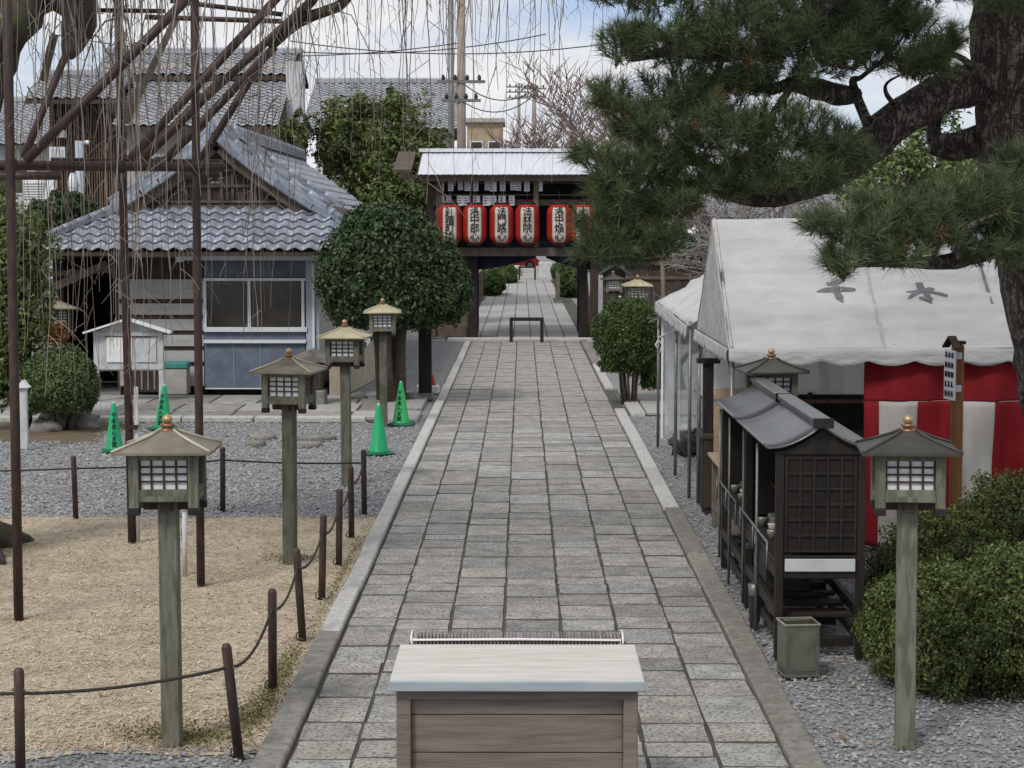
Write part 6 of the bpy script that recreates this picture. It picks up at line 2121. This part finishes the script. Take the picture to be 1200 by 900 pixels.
lim([pp(985, 200, 15.5), pp(955, 205, 15.3), pp(935, 218, 15.2), pp(915, 205, 15.2)], [.1, .08, .06, .03], 4, 10)
lim([pp(1180, 150, 16.1), pp(1120, 168, 16.2), pp(1095, 160, 16.3), pp(1100, 130, 16.3)], [.13, .09, .07, .04], 5, 10)
lim([pp(1150, 172, 16.1), pp(1115, 182, 16.2), pp(1090, 176, 16.2)], [.07, .05, .03], 6, 8)
lim([pp(1170, -60), pp(1090, -40, 15.6), pp(1000, -10, 15.3), pp(920, 40, 15.1), pp(850, 62, 15.0), pp(790, 60, 14.9), pp(740, 70, 14.8)], [.22, .18, .14, .1, .07, .045, .02], 7, 12)
lim([pp(1005, 110, 15.6), pp(985, 112, 15.5), pp(960, 105, 15.4), pp(930, 98, 15.3), pp(900, 108, 15.2)], [.05, .09, .085, .06, .03], 8, 10)
lim([pp(1025, 165, 15.6), pp(1000, 100, 15.5), pp(1010, 90, 15.5), pp(1040, 65, 15.5), pp(1068, 30, 15.5)], [.05, .035, .02, .016, .005], 9, 8)
lim([pp(1050, 125, 15.6), pp(1038, 108, 15.5), pp(1042, 95, 15.4), pp(1070, 82, 15.4)], [.025, .018, .012, .004], 10, 7)
lim([pp(830, 218, 15.2), pp(780, 240, 15.0), pp(740, 262, 14.9), pp(700, 290, 14.9)], [.05, .04, .025, .01], 11, 8)
lim([pp(880, 230, 15.3), pp(820, 190, 15.1), pp(760, 185, 14.9), pp(700, 180, 14.8), pp(668, 172, 14.8)], [.06, .045, .03, .02, .008], 12, 8)
lim([pp(1200, 250, 15.9), pp(1170, 285, 14.6), pp(1120, 305, 13.9), pp(1060, 308, 13.5), pp(1010, 310, 13.4), pp(975, 318, 13.4)], [.16, .09, .06, .035, .02, .008], 13, 9)
lim([pp(1180, 130), pp(1130, 70, 15.4), pp(1095, 66, 15.0)], [.06, .03, .012], 14, 7)
for k, (a, b, c_) in enumerate((((930, 98), (890, 150), (850, 160)), ((900, 232), (900, 180), (930, 160)), ((850, 62), (830, 100), (800, 110)), ((950, 30), (960, 70), (1000, 80)), ((800, 60), (760, 30), (730, 30)), ((760, 185), (735, 150), (712, 130)), ((1060, 308), (1050, 270), (1020, 250)), ((1120, 305), (1130, 270), (1170, 250)))):
    y_ = 15.0 if a[1] < 300 else 13.6
    lim([pp(*a, y_), pp(*b, y_ - .1), pp(*c_, y_ - .2)], [.03, .02, .008], 20 + k, 6)
# needle pads: u, v, half-width, half-height, Y, depth
pads = [(735, 52, 40, 30, 14.9), (790, 45, 60, 45, 14.9), (870, 40, 85, 58, 15.0), (955, 42, 85, 62, 15.1), (1025, 15, 60, 38, 15.3), (930, -30, 150, 50, 15.2), (760, -20, 90, 40, 15.0), (1110, -25, 90, 35, 15.4), (900, 92, 70, 24, 15.1),
        (716, 112, 30, 26, 15.2), (738, 140, 38, 32, 15.1), (790, 150, 60, 45, 14.9), (850, 160, 70, 50, 14.9), (915, 152, 65, 45, 15.0), (970, 168, 44, 32, 15.1), (760, 195, 50, 30, 14.9), (880, 200, 60, 25, 15.0),
        (698, 182, 34, 20, 14.8), (725, 215, 45, 40, 14.8), (708, 262, 42, 36, 14.8), (745, 262, 40, 45, 14.9), (702, 296, 40, 20, 14.8), (740, 300, 44, 22, 14.9), (790, 235, 40, 32, 14.9), (838, 218, 45, 26, 15.0),
        (1000, 275, 36, 32, 13.4), (1040, 262, 50, 40, 13.5), (1095, 262, 60, 48, 13.6), (1150, 250, 55, 52, 13.8), (1195, 262, 50, 52, 13.9), (985, 308, 28, 24, 13.3), (1045, 300, 45, 20, 13.4), (1170, 300, 50, 22, 13.7), (1200, 200, 40, 40, 14.2),
        (1000, 182, 34, 28, 15.0), (955, 205, 45, 26, 14.9), (905, 212, 45, 24, 14.9), (800, 98, 60, 24, 15.0), (860, 100, 50, 22, 15.1), (820, 120, 60, 26, 15.0), (770, 280, 40, 30, 14.9), (960, 262, 24, 14, 13.3), (1020, 60, 40, 30, 15.2), (1000, 40, 50, 40, 15.2), (1130, 225, 45, 30, 13.8), (1062, 28, 48, 28, 15.2), (1110, 45, 30, 24, 15.0), (1085, 78, 42, 24, 15.0), (1088, 62, 34, 20, 15.0), (1065, 78, 22, 13, 15.1), (1190, 5, 45, 14, 14.6)]
SP, SD, SS, DR = [], [], [], []
for (u, v, ru, rv, y_) in pads:
    s_ = y_ / F
    c0 = pp(u, v, y_)
    ru, rv = max(14, ru - 7), max(9, rv - 9)
    rx, rz2, ryy = ru * s_, rv * s_, max(.28, min(.6, ru * s_))
    k = int(16 + ru * rv * .042)
    for i in range(k):
        while True:
            d = V(r.uniform(-1, 1), r.uniform(-1, 1), r.uniform(-1, 1))
            if .25 < d.length < 1: break
        p = c0 + V(d.x * rx, d.y * ryy, d.z * rz2)
        dirv = (V(d.x * .7, d.y * .7 - .15, d.z * .5 + .75) + V(r.uniform(-.45, .45), r.uniform(-.45, .45), r.uniform(-.3, .3))).normalized()
        SP.append(p); SD.append(dirv); SS.append(r.uniform(.8, 1.2)); DR.append(r.random() < .05 and d.z < 0)
for (x_, y_, z_, rx, rz2) in ((3.6, 14, 6.3, 1.3, .35), (2.3, 15.6, 6.9, 1.2, .35), (4.9, 13, 6.6, 1.3, .35), (5.7, 15.2, 7.2, 1.4, .4), (3.3, 17.4, 7.4, 1.4, .4), (2.4, 13.2, 6.1, 1.0, .3), (6.3, 12.2, 6.2, 1.2, .35), (4.3, 11.6, 6.2, 1.2, .35), (6.6, 17.2, 7.2, 1.3, .4), (4.4, 15.6, 8.4, 1.5, .45), (4.9, 18.8, 8.0, 1.4, .4)):
    c0 = V(x_, y_, z_) - pb
    lim([V(-.1, 0, z_ - .9), (c0 + V(-.1, 0, z_ - .9)) * .5 + V(0, 0, -.05), c0 + V(0, 0, -.15)], [.12, .07, .02], int(x_ * 10), 7)
    for i in range(170):
        while True:
            d = V(r.uniform(-1, 1), r.uniform(-1, 1), r.uniform(-1, 1))
            if d.length < 1: break
        SP.append(c0 + V(d.x * rx, d.y * rx, d.z * rz2)); SD.append((V(d.x * .7, d.y * .7, d.z * .4 + .8)).normalized()); SS.append(1.45); DR.append(False)
SP = np.array([tuple(p) for p in SP]); SD = np.array([tuple(p) for p in SD]); SS = np.array(SS); DR = np.array(DR)
def needles(P_, D_, S_, per, L, wid):
    n = len(P_) * per
    idx = np.repeat(np.arange(len(P_)), per)
    tt_ = NR.uniform(-.06, .05, (n, 1))
    base = P_[idx] + D_[idx] * tt_
    dd = unit(D_[idx] * NR.uniform(.45, 1.2, (n, 1)) + unit(NR.normal(0, 1, (n, 3))) * .75)
    ll = (L * NR.uniform(.7, 1.15, n) * S_[idx])[:, None]
    sd_ = unit(np.cross(dd, NR.normal(0, 1, (n, 3)))) * wid
    tip = base + dd * ll + np.array([0, 0, -1]) * ll * .08
    v = np.stack([base - sd_, base + sd_, tip], 1).reshape(-1, 3)
    f = np.arange(n * 3).reshape(-1, 3)
    shoot = NR.uniform(0, 1, len(P_))
    tint = np.repeat(np.clip(shoot[idx] * .6 + NR.uniform(0, .4, n), 0, 1), 3)
    return v, f, tint
v, f, tt = needles(SP[~DR], SD[~DR], SS[~DR], 62, .145, .0024)
np_obj('needles', v, f, M['needle'], t, tt)['kind'] = 'stuff'
if DR.any():
    v, f, tt = needles(SP[DR], SD[DR], SS[DR], 50, .13, .0026)
    np_obj('dead_needles', v, f, M['needle_dry'], t, tt)['kind'] = 'stuff'
tw = MB()
for p, d in zip(SP, SD):
    p, d = Vector(p), Vector(d)
    tw.tube([p - d * .07, p + d * .04], [.005, .003], 3, False)
tw.build('shoots', M['trunk'], t)['kind'] = 'stuff'
